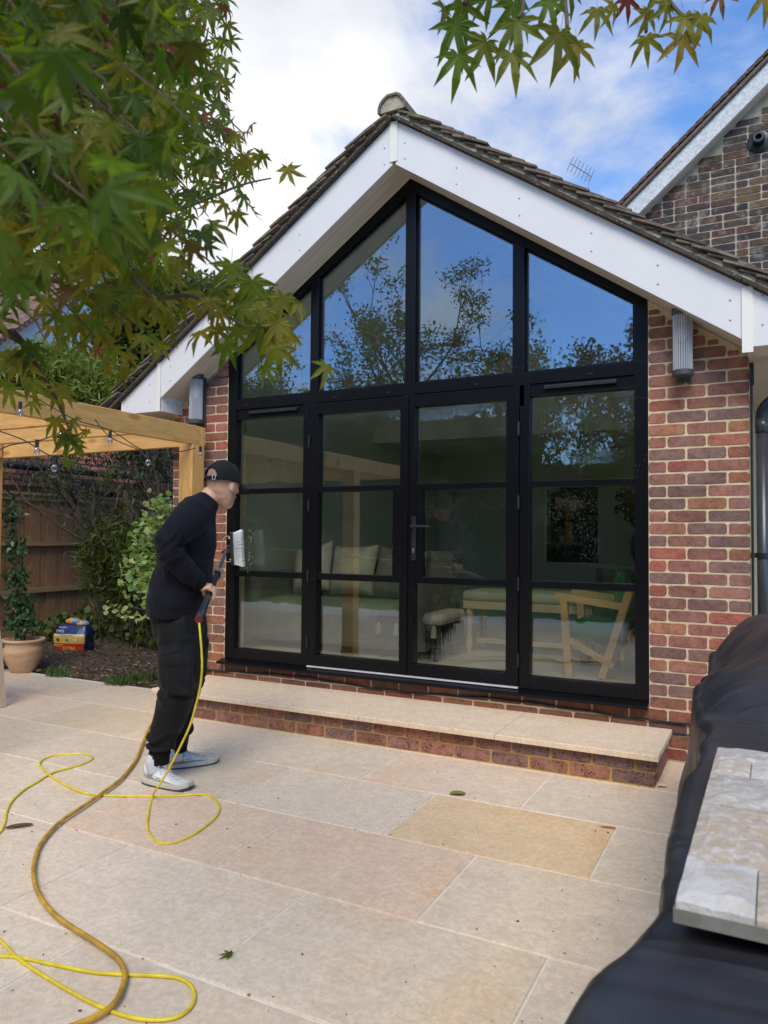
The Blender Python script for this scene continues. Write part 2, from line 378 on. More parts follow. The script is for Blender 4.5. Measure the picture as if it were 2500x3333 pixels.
M['maple_y'] = leaf_mat('maple_leaf_yellow', [(.13, .155, .015), (.19, .18, .02), (.15, .165, .016), (.20, .15, .02)], .5, tc_=(1.8, 1.6, .5))
M['leaf_dark'] = leaf_mat('leaf_dark', [(.02, .035, .012), (.035, .055, .018), (.05, .07, .025)], .2)
M['leaf_hedge'] = leaf_mat('leaf_hedge', [(.05, .075, .018), (.08, .11, .025), (.12, .145, .035)], .35)
M['leaf_lime'] = leaf_mat('leaf_lime', [(.12, .17, .03), (.18, .24, .05), (.24, .28, .07)], .3)
M['leaf_purple'] = leaf_mat('leaf_purple', [(.05, .025, .02), (.08, .04, .03), (.09, .06, .03)], .2)
M['leaf_honey'] = leaf_mat('leaf_honeysuckle', [(.18, .30, .09), (.25, .38, .13), (.33, .44, .18), (.40, .47, .20)], .3)
M['leaf_jas'] = leaf_mat('leaf_jasmine', [(.04, .085, .04), (.06, .115, .055), (.10, .16, .07)], .15, .3)
M['bark'] = simple('dark_bark', (.045, .035, .027), (.095, .075, .055), 14, .9, .8, .01)
M['bark_l'] = simple('maple_bark', (.055, .045, .02), (.10, .07, .03), 14, .8, .6, .006)
M['terra'] = simple('terracotta', (.50, .28, .15), (.62, .42, .25), 5, .85, .4, .004, stretch=(1, 1, 5))
M['soil'] = simple('bark_mulch_soil', (.045, .03, .02), (.10, .068, .042), 16, .95, 1.0, .02, world=True)
M['chip'] = leaf_mat('bark_chip', [(.05, .03, .02), (.10, .06, .035), (.20, .14, .08), (.30, .23, .14)], 0)
M['lawn'] = simple('lawn_green', (.07, .14, .025), (.11, .20, .045), 30, .95, .8, .02, world=True)
M['white_wall'] = simple('white_render', (.74, .75, .76), (.80, .80, .81), 3, .8, .2)
def cloth(name, c, rough=.85, fine=600):
    m, t, p, o = mat_base(name); v = objvec(t, rand=False)
    a = noise_n(t, v, 5, 4); L(t, mixc(t, ramp(t, a, .35, .7), c, [x*1.35 for x in c]), p.inputs['Base Color'])
    p.inputs['Roughness'].default_value = rough; p.inputs['Specular IOR Level'].default_value = .2
    p.inputs['Sheen Weight'].default_value = .03
    bump(t, p, math_n(t, 'ADD', noise_n(t, v, fine, 2), math_n(t, 'MULTIPLY', noise_n(t, v, 22, 4, .6), 2)), .25, .004); return m
M['sweat'] = cloth('navy_black_sweatshirt', (.0045, .0045, .0075)); M['trous'] = cloth('black_cargo_cotton', (.006, .006, .0065), .7)
M['cap'] = cloth('charcoal_cap_cotton', (.010, .009, .009)); M['sock'] = cloth('white_sock', (.50, .50, .51))
M['rib'] = cloth('black_ribbing', (.004, .004, .0045))
M['skin'] = None
def skin_mat():
    m, t, p, o = mat_base('skin'); v = objvec(t, rand=False); a = noise_n(t, v, 30, 4)
    c = mixc(t, ramp(t, a, .3, .7), (.60, .31, .19), (.68, .39, .26))
    at = N(t, 'ShaderNodeAttribute', attribute_name='hair')
    hn = noise_n(t, v, 420, 2, .6)
    c = mixc(t, math_n(t, 'MULTIPLY', at.outputs['Fac'], ramp(t, hn, .25, .6)), c, (.075, .05, .04))
    L(t, c, p.inputs['Base Color']); p.inputs['Roughness'].default_value = .5
    p.inputs['Subsurface Weight'].default_value = .12; p.inputs['Subsurface Radius'].default_value = (.01, .004, .002); p.inputs['Subsurface Scale'].default_value = .4
    bump(t, p, hn, .1, .001); return m
M['skin'] = skin_mat()
M['shoe'] = simple('scuffed_white_leather', (.74, .73, .69), (.56, .54, .48), 9, .5, .2, .003)
M['shoe_line'] = simple('grey_edge_paint', (.22, .25, .26), None, 5, .6, 0)
M['sole'] = simple('cream_sole', (.60, .57, .46), (.5, .46, .36), 9, .7, .1); M['outsole'] = simple('dark_outsole', (.05, .065, .07), None, 5, .8, 0)
M['hose_y'] = simple('yellow_hose', (.60, .45, .02), (.80, .64, .02), 22, .35, .1); M['hose_o'] = simple('ochre_hose', (.36, .19, .02), (.62, .36, .03), 16, .45, .2)
def cover_mat():
    m, t, p, o = mat_base('black_cover_sheet'); v = objvec(t, rand=False); a = noise_n(t, v, 5, 5, .6)
    L(t, mixc(t, ramp(t, a, .4, .75), (.017, .0175, .021), (.034, .035, .040)), p.inputs['Base Color'])
    p.inputs['Roughness'].default_value = .42; p.inputs['Specular IOR Level'].default_value = .5
    rg = math_n(t, 'ABSOLUTE', math_n(t, 'SUBTRACT', noise_n(t, objvec(t, (1.0, 3.2, 1.6), rand=False), 1.3, 2, .45, .9), .5)); cr = math_n(t, 'POWER', math_n(t, 'SUBTRACT', 1.0, math_n(t, 'MULTIPLY', rg, 7.0), True), 2.0)
    bump(t, p, math_n(t, 'ADD', cr, math_n(t, 'MULTIPLY', noise_n(t, v, 300, 2), .03)), .4, .012); return m
M['cover'] = cover_mat()
def stone_mat():
    m, t, p, o = mat_base('pale_split_stone'); v = objvec(t); oi = N(t, 'ShaderNodeObjectInfo')
    a = noise_n(t, v, 9, 6, .7, .5); b = noise_n(t, v, 60, 4, .7)
    c = mixc(t, ramp(t, a, .42, .66), oi.outputs['Color'], (.42, .37, .30)); c = mixc(t, ramp(t, b, .45, .72), c, (.56, .53, .48))
    L(t, c, p.inputs['Base Color']); p.inputs['Roughness'].default_value = .8; bump(t, p, math_n(t, 'ADD', a, math_n(t, 'MULTIPLY', b, .4)), .6, .01); return m
M['stone'] = stone_mat()
M['sage'] = simple('sage_wall', (.64, .67, .52), (.66, .69, .55), 2, .7, 0); M['cream'] = simple('cream_paint', (.62, .62, .50), None, 3, .5, 0)
M['floor_in'] = simple('indoor_floor', (.55, .50, .40), (.60, .55, .45), 3, .4, 0); M['sofa'] = cloth('grey_green_linen', (.15, .15, .11)); M['cush'] = cloth('cream_cushion', (.36, .34, .24))
M['green_f'] = cloth('green_velvet', (.02, .10, .03)); M['throw'] = cloth('woven_throw', (.40, .36, .29), fine=120)
M['plaster'] = simple('ceiling_plaster', (.72, .72, .66), None, 3, .9, 0)

# ------------------------------------------------------------------ brick pieces
_bc = {}
def brick_me(w, h, d, var):
    k = (round(w, 3), round(h, 3), round(d, 3), var)
    if k in _bc: return _bc[k]
    q = random.Random(var*13+int(w*1000)); hw, hh = w/2, h/2; c = min(.010, w*.12)
    out = [(-hw+c*q.uniform(.6, 1.6), -hh), (0, -hh-q.uniform(-.0028, .0028)), (hw-c*q.uniform(.6, 1.6), -hh), (hw, -hh+c*q.uniform(.5, 1.4)), (hw+q.uniform(-.0028, .0028), 0), (hw, hh-c*q.uniform(.5, 1.4)),
           (hw-c*q.uniform(.6, 1.6), hh), (0, hh+q.uniform(-.0028, .0028)), (-hw+c*q.uniform(.6, 1.6), hh), (-hw, hh-c*q.uniform(.5, 1.4)), (-hw+q.uniform(-.0028, .0028), 0), (-hw, -hh+c*q.uniform(.5, 1.4))]
    n = len(out); v = []
    for (x, z) in out: v.append((x*.975, -.0005, z*.93))
    for (x, z) in out: v.append((x, .0035, z))
    for (x, z) in out: v.append((x, d, z))
    f = [tuple(range(n))]
    for r_ in (0, 1):
        for i in range(n): f.append((r_*n+i, r_*n+n+i, r_*n+n+(i+1) % n, r_*n+(i+1) % n))
    f.append(tuple(range(3*n-1, 2*n-1, -1)))
    _bc[k] = mesh('brick', v, f); return _bc[k]
PAL = [(.40, .155, .09), (.37, .16, .10), (.32, .145, .10), (.26, .145, .115), (.42, .19, .10), (.33, .14, .10), (.27, .15, .12), (.38, .175, .12), (.25, .14, .11), (.40, .13, .085), (.37, .16, .10)]
def brick(parent, x0, x1, z0, y, mat, h=.0655, d=.1, pal=PAL, rz=0, origin=None, dark=1.0, jit=.0015):
    w = x1-x0
    if w < .02: return None
    o = bpy.data.objects.new('brick', brick_me(w, h, d, rnd.randrange(9))); COL.objects.link(o)
    if len(o.data.materials) == 0: o.data.materials.append(mat)
    o.parent = parent; o.matrix_parent_inverse = MWI(parent)
    o.location = ((x0+x1)/2, y+rnd.uniform(-jit, jit), z0+h/2)
    if rz: o.location = origin; o.rotation_euler = (0, 0, rz)
    c = rnd.choice(pal); k = rnd.uniform(.8, 1.15)*dark; o.color = (c[0]*k, c[1]*k, c[2]*k, 1)
    return o
_bc2 = {}

# ------------------------------------------------------------------ ground
patio = MB().box((-6.5, -7.2, -.12), (-.5761, .05, -.004)).box((-.576, -7.2, -.12), (9, .62, -.004)).build('patio', M['joint']); meta(patio, kind='structure')
ground = MB().box((-60, -60, -.5), (60, 60, -.13)).build('ground', M['soil']); meta(ground, kind='structure')
lawn = MB().box((-12, -20, -.12), (14, -7.22, -.03)).build('lawn', M['lawn']); meta(lawn, kind='structure')
_sl = {}
def slab(parent, x0, x1, y0, y1, z0, z1, mat, col, name='paving_slab', bev=.003):
    k = (round(x1-x0, 3), round(y1-y0, 3), round(z1-z0, 3))
    if k not in _sl:
        w, l, h = k; b = bev; v = []
        for (s_, z) in ((0, -h), (0, -b), (b, 0)):
            for (x, y) in ((0+s_, 0+s_), (w-s_, 0+s_), (w-s_, l-s_), (0+s_, l-s_)): v.append((x, y, z))
        f = [(8, 9, 10, 11), (3, 2, 1, 0)]
        for r_ in (0, 4):
            for i in range(4): f.append((r_+i, r_+(i+1) % 4, r_+4+(i+1) % 4, r_+4+i))
        _sl[k] = mesh(name, v, f); _sl[k].materials.append(mat)
    o = bpy.data.objects.new(name, _sl[k]); COL.objects.link(o); o.parent = parent; o.matrix_parent_inverse = MWI(parent)
    o.location = (x0, y0, z1); o.color = (*col, 1); return o
J = .0046
def scol():
    k = rnd.uniform(.92, 1.08); return rnd.choice([(k, k, k*.97), (k*1.01, k*.99, k*.96), (k*1.03, k*.97, k*.94), (k*1.0, k*.995, k*.99), (k*1.02, k*1.0, k*.92)])
for r_ in range(-2, 9):
    ya = -1.2045+.605*(1-r_)-.605; yb = ya+.605        # row 0 spans -1.2045..-.5995
    y0, y1 = (-.5995-.605*r_-.605, -.5995-.605*r_) if True else (0, 0)
    off = .574 if r_ % 2 == 1 else .111
    k = -7
    while True:
        x0 = off+.905*k
        if x0 > 6.5: break
        x1 = x0+.905; k += 1
        if x1 < -5.0: continue
        if y1 > .0 and (x1 > -.58) and y0 > -.3:
            if x0 < -.6: x1 = -.58
            elif x0 < 3.9: continue
        if r_ == -2: continue
        c = scol()
        if r_ == 1 and abs(x0-2.384) < .05: c = (1.03, .90, .72)
        if r_ == 2 and 1.0 < x0 < 2.0: c = (1.04, .93, .86)
        yy1 = min(y1, .05)
        slab(patio, x0+J, x1-J, y0+J, yy1-J, -.03, rnd.uniform(-.0006, .0012), M['slab'], c)
# planting bed
bed = MB()
nx, ny = 60, 60; X0, X1, Y0, Y1 = -6.5, -.6, .045, 7
for j in range(ny+1):
    for i in range(nx+1):
        x = X0+(X1-X0)*i/nx; y = Y0+(Y1-Y0)*j/ny
        bed.v.append((x, y, -.02+.05*mn.noise((x*2, y*2, 0))+.03*min(1, (y-Y0)*2)))
for j in range(ny):
    for i in range(nx): a = j*(nx+1)+i; bed.f.append((a, a+1, a+nx+2, a+nx+1))
meta(bed.build('planting_bed', M['soil'], smooth=True), kind='structure')

# generic scattered leaf cloud (numpy)
LEAF = [(0, 0, 0), (.28, .35, .05), (0, 1, -.05), (-.28, .35, .05)]
ROUND = [(0, 0, 0), (.36, .22, .04), (.42, .6, .05), (0, 1, 0), (-.42, .6, .05), (-.36, .22, .04)]
LONG = [(0, 0, 0), (.07, .4, .02), (0, 1, -.12), (-.07, .4, .02)]
def cloud(name, P, size, shape, mat, parent=None, dirs=None, spread=1.0, kind=None, flat=None):
    n = len(P); P = np.asarray(P, float); sh = np.array(shape, float); m = len(sh)
    d = nr.normal(size=(n, 3)) if dirs is None else np.asarray(dirs, float)+nr.normal(size=(n, 3))*spread*.5
    d /= np.linalg.norm(d, axis=1)[:, None]+1e-9
    u = nr.normal(size=(n, 3))
    if flat is not None: u = u*.4+np.cross(d, np.array(flat))[..., :]
    u -= d*(u*d).sum(1)[:, None]; u /= np.linalg.norm(u, axis=1)[:, None]+1e-9
    w = np.cross(u, d); s = size*nr.uniform(.6, 1.3, n)
    V = P[:, None, :]+s[:, None, None]*(sh[None, :, 0:1]*u[:, None, :]+sh[None, :, 1:2]*d[:, None, :]+sh[None, :, 2:3]*w[:, None, :])
    V = V.reshape(-1, 3)
    me = bpy.data.meshes.new(name); me.vertices.add(n*m); me.vertices.foreach_set('co', V.ravel())
    me.loops.add(n*m); me.loops.foreach_set('vertex_index', np.arange(n*m)); me.polygons.add(n)
    me.polygons.foreach_set('loop_start', np.arange(n)*m); me.polygons.foreach_set('loop_total', np.full(n, m)); me.update(calc_edges=True)
    o = link(name, me, mat, parent)
    if kind: o['kind'] = kind
    return o
def blob(c, r, n, power=.5):
    v = nr.normal(size=(n, 3)); v /= np.linalg.norm(v, axis=1)[:, None]
    return np.array(c)+v*np.array(r)*(nr.uniform(0, 1, n)**power)[:, None]
# mulch chips
n = 9000
cx = nr.uniform(-4.6, -.62, n); cy = .06+(nr.uniform(0, 1, n)**1.5)*3.4
P = np.stack([cx, cy, .0+nr.uniform(.0, .03, n)], 1)
dd = nr.normal(size=(n, 3)); dd[:, 2] *= .25
o = cloud('bark_mulch', P, .035, [(0, 0, 0), (.16, .1, .02), (.12, .95, .0), (-.13, .9, .02)], M['chip'], None, dd, .1)
meta(o, 'loose brown bark chips and dead leaves covering the planting bed', 'mulch', kind='stuff')

# ------------------------------------------------------------------ extension building
EXT = empty('garden_room', (1.634, 0, 0), 'red brick garden room with white gable boards and black glazed front', 'building')
AX, AZ = 1.634, 4.215            # apex of the outer (upper) bargeboard edge, at y=-.26
SL, SR = .695, .680
def ztop(x): return AZ-(AX-x)*SL if x < AX else AZ-(x-AX)*SR
BH = .305
def zlow(x): return AZ-BH+ (-(AX-x)*.693 if x < AX else -(x-AX)*.683)
def soff(x): return zlow(x)
# wall with bricks
wall = MB()
YM = .0035
wall.prism([(-.576, 0), (0.0, 0), (0.0, 2.62), (-.576, 2.42)], YM, .25).prism([(3.268, 0), (3.8245, 0), (3.8245, 2.42), (3.268, 2.80)], YM, .25)
wall.box((0.0, YM, 0), (3.268, .25, .30))
wall.box((-.576, .2501, 0), (-.33, 3.09, 2.4)); wall.box((3.50, .2501, 0), (3.8245, 3.09, 2.4))
wl = wall.build('wall', M['mortar'], EXT)
wl['label'] = 'red brick wall with sandy pointing'
def fill(x0, x1, z, joints, top):
    xs = [x0]+[j for j in joints if x0+.03 < j < x1-.03]+[x1]
    for a, b in zip(xs[:-1], xs[1:]):
        aa = a+(.005 if a != x0 else .0015); bb = b-(.005 if b != x1 else 0.0)
        a0_, b0_ = aa, bb
        for h in (.065, .048, .032):
            aa, bb = a0_, b0_
            while bb-aa > .03 and top(bb) < z+h: bb -= .004
            while bb-aa > .03 and top(aa) < z+h: aa += .004
            if bb-aa > .05: break
        if bb-aa < .035: continue
        brick(wl, aa, bb, z+.0, 0, M['brick'], h=h, d=.1, dark=.95 if z > .3 else .75)
for j in range(-4, 34):
    z = .305+.075*j
    jr = [3.374+.225*k for k in range(-20, 3)] if j % 2 else [3.484+.225*k for k in range(-20, 2)]
    if j < 0: fill(-.576, 3.8245, z, jr, lambda x: 9) if j >= -4 else None
    else:
        fill(3.270, 3.8245, z, jr, lambda x: soff(x)-.01)
        jl = [-.126-.225*k for k in range(4)] if j % 2 else [-.2385-.225*k for k in range(4)]
        fill(-.576, -.002, z, sorted(jl), lambda x: soff(x)-.012)
# the glazed frame (pieces are prisms in the facade plane)
ZA = 3.83
def gtop(x): return ZA-.66*abs(x-1.634)          # top of the upper glass
fr = MB(); Y0f, Y1f = .006, .075
def ftop(x): return zlow(x)+.010
xs = [(0.0, .085), (.79, .86), (1.60, 1.68), (2.405, 2.485), (3.185, 3.266)]
for a, b in xs:                                    # mullions of the upper lights
    if a < 1.634 < b: pts = [(a, 2.2), (b, 2.2), (b, gtop(b)+.002), (1.634, gtop(1.634)+.002), (a, gtop(a)+.002)]
    else: pts = [(a, 2.2), (b, 2.2), (b, gtop(b)+.002), (a, gtop(a)+.002)]
    fr.prism(pts, Y0f, Y1f)
fr.prism([(0.0, gtop(0)), (1.634, gtop(1.634)), (1.634, ftop(1.634)), (0.0, ftop(0))], Y0f-.002, Y1f)
fr.prism([(1.634, gtop(1.634)), (3.266, gtop(3.266)), (3.266, ftop(3.266)), (1.634, ftop(1.634))], Y0f-.002, Y1f)
fr.box((0.0, Y0f-.001, 2.345), (3.266, Y1f+.001, 2.428)); fr.box((.001, Y0f+.012, 2.27), (3.265, Y1f, 2.3449))
fr.box((0.0, Y0f, .335), (.085, Y1f, 2.2)); fr.box((3.185, Y0f, .335), (3.266, Y1f, 2.2))   # jambs
fr.box((.735, Y0f, .335), (.800, Y1f, 2.344)); fr.box((2.452, Y0f, .335), (2.52, Y1f, 2.344))
fr.box((.0849, Y0f+.001, .335), (.736, Y1f, .418)); fr.box((2.519, Y0f+.001, .335), (3.186, Y1f, .418))
fr.box((.80, Y0f+.004, .335), (2.452, Y1f, .350))
fr.box((.0849, Y0f+.001, 2.263), (.736, Y1f, 2.2705)); fr.box((2.519, Y0f+.001, 2.263), (3.186, Y1f, 2.2705))
frame = fr.build('window_frame', M['frame'], EXT, bevel=.003)
YG = .052
for (a, b) in ((.085, .79), (.86, 1.60), (1.68, 2.405), (2.485, 3.185)):
    MB().prism([(a-.005, 2.42), (b+.005, 2.42), (b+.005, gtop(b)+.004), (a-.005, gtop(a)+.004)], YG, YG+.006).build('pane', M['glass_up'], frame)
    # glazing beads
    bd = MB(); w = .012
    bd.box((a, YG-.016, 2.428), (b, YG-.001, 2.428+w)).box((a, YG-.016, 2.4281+w), (a+w, YG-.001, gtop(a)-w)).box((b-w, YG-.016, 2.4281+w), (b, YG-.001, gtop(b)-w))
    bd.prism([(a, gtop(a)-w), (b, gtop(b)-w), (b, gtop(b)+.001), (a, gtop(a)+.001)], YG-.016, YG-.001)
    bd.build('glazing_bead', M['frame'], frame)
for x in (.16, 1.00, 2.13, 2.90, 1.45): MB().box((x, .001, 2.372), (x+.035, .0049, 2.380)).build('drain_cover', M['black'], frame)
for x in (.22, 2.62): MB().box((x, -.012, 2.300), (x+.46, .017, 2.325)).build('trickle_vent', M['black'], frame, bevel=.004)
def lights(parent, x0, x1, zb, zt, y=YG, mid=None, m1=(1.658, 1.701), m2=(.997, 1.044), y0f=Y0f+.006):
    z = [(zb, m2[0]), (m2[1], m1[0]), (m1[1], zt)]
    for k, (a, b) in enumerate(z):
        xa, xb = (mid if (mid and k == 1) else (x0, x1))
        MB().box((xa-.004, y, a-.004), (xb+.004, y+.006, b+.004)).build('pane', M['glass'], parent)
    MB().box((x0, y0f, m2[0]), (x1, Y1f-.002, m2[1])).build('glazing_bar', M['frame'], parent, bevel=.003)
    MB().box((x0, y0f, m1[0]), (x1, Y1f-.002, m1[1])).build('glazing_bar', M['frame'], parent, bevel=.003)
lights(frame, .085, .735, .418, 2.263); lights(frame, 2.52, 3.185, .418, 2.263)
for (x0, x1, g0, g1, mid, lab) in ((.804, 1.626, .875, 1.572, (.875, 1.515), None), (1.630, 2.448, 1.685, 2.362, (1.742, 2.362), 'black glazed door leaf with the lever handle')):
    d = MB(); ya, yb = Y0f-.010, Y1f-.004
    d.box((x0, ya, .352), (x1, yb, .428)).box((x0, ya, 2.254), (x1, yb, 2.338)).box((x0, ya, .4281), (g0, yb, 2.2539)).box((g1, ya, .4281), (x1, yb, 2.2539))
    if mid[0] > g0: d.box((g0+.0001, ya+.001, 1.0441), (mid[0], yb-.001, 1.6579))
    if mid[1] < g1: d.box((mid[1], ya+.001, 1.0441), (g1-.0001, yb-.001, 1.6579))
    D_ = d.build('door', M['frame'], EXT, bevel=.003)
    if lab: D_['label'] = lab
    lights(D_, g0, g1, .428, 2.254, YG-.008, mid, y0f=ya+.005)
    xh = .800 if lab is None else 2.450
    for z in (.52, 1.02, 1.56, 2.05): MB().tube([(xh, -.010, z-.045), (xh, -.010, z+.045)], .008, 8).build('hinge', M['black'], D_)
    if lab:
        h = MB().box((1.672, -.0165, 1.16), (1.706, -.0042, 1.47)); h.tube([(1.689, -.016, 1.40), (1.689, -.06, 1.40)], .010, 10); h.tube([(1.689, -.062, 1.40), (1.76, -.066, 1.400), (1.835, -.062, 1.398)], [.011, .009, .009], 10)
        h.build('door_handle', M['black'], D_, bevel=.002)
        MB().lathe([(.009, 0), (.009, .004)], n=12).box((-.005, -.022, 0), (.005, 0, .004)).build('keyhole', M['steel'], D_).matrix_basis = Matrix.Translation((1.689, -.0168, 1.235)) @ Matrix.Rotation(R(90), 4, 'X')
        D_.children[-1].matrix_parent_inverse = MWI(D_)
    if not lab: MB().box((1.612, -.018, .36), (1.640, -.0045, 2.33)).build('meeting_stile', M['frame'], D_, bevel=.003)
MB().box((.803, -.018, .336), (2.449, .004, .3455)).build('threshold_strip', M['white_strip'], EXT)
MB().prism([(-.075, .300), (-.075, .318), (.004, .334), (.07, .334), (.07, .300)], -.02, 3.268, 'x').build('window_sill', M['frame'], EXT, bevel=.003)
# bargeboards, soffit, eaves boxes
YB = -.26
XL, XLs, XR, XRs, XRe = -.912, -.495, 3.802, 3.802, 4.25
bb = MB().prism([(AX-.012, ztop(AX-.012)), (XLs, ztop(XLs)), (XLs, zlow(XLs)), (AX-.012, zlow(AX-.012))], YB, YB+.018).build('bargeboard', M['upvc'], EXT, bevel=.002)
bb2 = MB().prism([(AX+.012, ztop(AX+.012)), (AX+.012, zlow(AX+.012)), (XRs, zlow(XRs)), (XRs, ztop(XRs))], YB, YB+.018).build('bargeboard', M['upvc'], EXT, bevel=.002)
bx1 = MB().prism([(XLs, ztop(XLs)), (XL, ztop(XL)), (XL, 2.335), (XLs+.002, 2.335)], YB-.002, YB+.016).build('bargeboard', M['upvc'], EXT, bevel=.002)
bx2 = MB().prism([(XRs, ztop(XRs)), (XRs, 2.385), (XRe, 2.385), (XRe, ztop(XRe))], YB-.002, YB+.016).build('bargeboard', M['upvc'], EXT, bevel=.002)
MB().box((AX-.030, YB-.008, zlow(AX)+.012), (AX+.030, YB-.0025, ztop(AX)-.012)).build('cover_strip', M['trim'], EXT)
MB().box((XLs-.024, YB-.009, 2.335), (XLs+.014, YB-.0025, ztop(XLs)-.002)).build('cover_strip', M['trim'], EXT)
MB().box((XRs-.004, YB-.009, 2.355), (XRs+.052, YB-.0025, ztop(XRs)-.02)).build('cover_strip', M['trim'], EXT)
MB().box((XL-.004, YB-.006, 2.335), (XL+.012, YB+.0, ztop(XL)-.002)).build('cover_strip', M['trim'], EXT)
# soffit boards following the slope, in three lining boards with grooves
for sgn in (-1, 1):
    n_ = 3; x_out = XLs if sgn < 0 else XRs
    for k in range(n_):
        ya = YB+.019+k*(.236/n_); yb = ya+.236/n_-.004
        t_ = .010 if k != 1 else .012
        MB().prism([(AX, zlow(AX)+.012-.001*k), (x_out, zlow(x_out)+.012-.001*k), (x_out, zlow(x_out)+.012+t_), (AX, zlow(AX)+.012+t_)], ya, yb).build('soffit', M['soffit'], EXT)
    MB().prism([(AX, zlow(AX)+.0255), (x_out, zlow(x_out)+.0255), (x_out, zlow(x_out)+.035), (AX, zlow(AX)+.035)], YB+.019, -.001).build('soffit', M['trim'], EXT)
MB().box((XLs+.003, YB+.018, 2.337), (XLs+.015, -.003, 2.62)).build('box_end', M['upvc'], EXT)
MB().box((XL, YB+.018, 2.345), (XLs+.002, 3.0, 2.357)).build('soffit', M['soffit'], EXT)
MB().box((3.83, YB+.018, 2.385), (XRe, 3.0, 2.397)).build('soffit', M['soffit'], EXT)
MB().box((3.826, YB+.016, 2.37), (3.842, 3.0, 2.384)).build('soffit_trim', M['soffit'], EXT)
MB().box((XRe, YB+.017, 2.37), (XRe+.015, 3.0, ztop(XRe)-.03)).build('fascia', M['upvc'], EXT); MB().box((XL-.012, YB+.017, 2.33), (XL-.001, 3.0, ztop(XL)-.03)).build('fascia', M['upvc'], EXT)
MB().prism([(AX, zlow(AX)+.011), (XLs, zlow(XLs)+.011), (XLs, zlow(XLs)+.22), (AX, zlow(AX)+.22)], .0785, .25).prism([(AX, zlow(AX)+.011), (XRs, zlow(XRs)+.011), (XRs, zlow(XRs)+.22), (AX, zlow(AX)+.22)], .0785, .25).prism([(AX, zlow(AX)+.0115), (XLs, zlow(XLs)+.0115), (XLs, zlow(XLs)+.03), (AX, zlow(AX)+.03)], -.004, .0784).prism([(AX, zlow(AX)+.0115), (XRs, zlow(XRs)+.0115), (XRs, zlow(XRs)+.03), (AX, zlow(AX)+.03)], -.004, .0784).build('leak_blocker', M['plaster'], EXT)  # wall-top filler added to block sky light leaking in above the frame
# screws
def screw(par, x, z, y=YB-.003):
    o = MB().lathe([(.006, 0), (.006, .002), (.003, .004)], n=8).build('screw', M['screw'], par); o.matrix_basis = Matrix.Translation((x, y, z)) @ Matrix.Rotation(R(90), 4, 'X')
for x in (1.56, .86, .13, -.38):
    for f in (.42, .80): screw(bb, x, ztop(x)+(zlow(x)-ztop(x))*f, YB)
for x in (1.72, 2.10, 2.53, 2.98, 3.36, 3.74):
    for f in (.40, .76): screw(bb2, x, ztop(x)+(zlow(x)-ztop(x))*f, YB)
for x, z in ((-.60, 2.56), (-.60, 2.42), (-.85, 2.40)): screw(bx1, x, z, YB-.002)
for x, z in ((3.90, 2.66), (3.90, 2.50), (4.12, 2.50)): screw(bx2, x, z, YB-.002)
for y in (-.19, -.08):
    o = MB().lathe([(.006, 0), (.006, .002), (.003, .004)], n=8).build('screw', M['screw'], bx1); o.matrix_basis = Matrix.Translation((XLs+.0155, y, 2.42)) @ Matrix.Rotation(R(90), 4, 'Y')
# roof: undercloak, bedding, tiles
roof = MB()
for sgn, s_, xe in ((-1, SL, -1.02), (1, SR, 4.38)):
    roof.prism([(AX, AZ+.035), (xe, AZ-abs(xe-AX)*s_+.035), (xe, AZ-abs(xe-AX)*s_+.075), (AX, AZ+.075)], YB+.70, 3.09)
rf = roof.build('roof', M['tile'], EXT)
tile_me = {}
def slope_mat(x, y, z, sgn, s_, tilt=0, yaw=0):
    a = math.atan(s_); u = Vector((sgn*math.cos(a), 0, -math.sin(a)))    # down slope
    nrm = Vector((sgn*math.sin(a), 0, math.cos(a))); yv = Vector((0, 1, 0))
    m = Matrix((( u.x, yv.x, nrm.x, x), (u.y, yv.y, nrm.y, y), (u.z, yv.z, nrm.z, z), (0, 0, 0, 1)))
    return m @ Matrix.Rotation(yaw, 4, 'Z') @ Matrix.Rotation(tilt, 4, 'Y')
def roughbox(name, l, w, t, q, camber=.0):
    bm = bmesh.new(); n = 3; v = []
    for iz in (0, 1):
        for iy in range(2):
            for ix in range(n+1):
                f = ix/n; v.append(bm.verts.new((f*l, iy*w, iz*t+camber*4*f*(1-f)*(1)+q.uniform(-.0012, .0012))))
    g = lambda z_, y_, x_: v[z_*(2*(n+1))+y_*(n+1)+x_]
    for x_ in range(n):
        bm.faces.new((g(1, 0, x_), g(1, 0, x_+1), g(1, 1, x_+1), g(1, 1, x_))); bm.faces.new((g(0, 0, x_+1), g(0, 0, x_), g(0, 1, x_), g(0, 1, x_+1)))
        bm.faces.new((g(0, 0, x_), g(0, 0, x_+1), g(1, 0, x_+1), g(1, 0, x_))); bm.faces.new((g(0, 1, x_+1), g(0, 1, x_), g(1, 1, x_), g(1, 1, x_+1)))
    bm.faces.new((g(0, 0, n), g(0, 1, n), g(1, 1, n), g(1, 0, n))); bm.faces.new((g(0, 1, 0), g(0, 0, 0), g(1, 0, 0), g(1, 1, 0)))
    me = bpy.data.meshes.new(name); bm.to_mesh(me); bm.free(); return me
qq = random.Random(3)
TM = [roughbox('roof_tile', .265, .160, .013, qq, .004) for _ in range(4)]
UM = [roughbox('undercloak_tile', .258, .16, .020, qq) for _ in range(3)]
for m_ in TM: m_.materials.append(M['tile'])
for m_ in UM: m_.materials.append(M['under'])
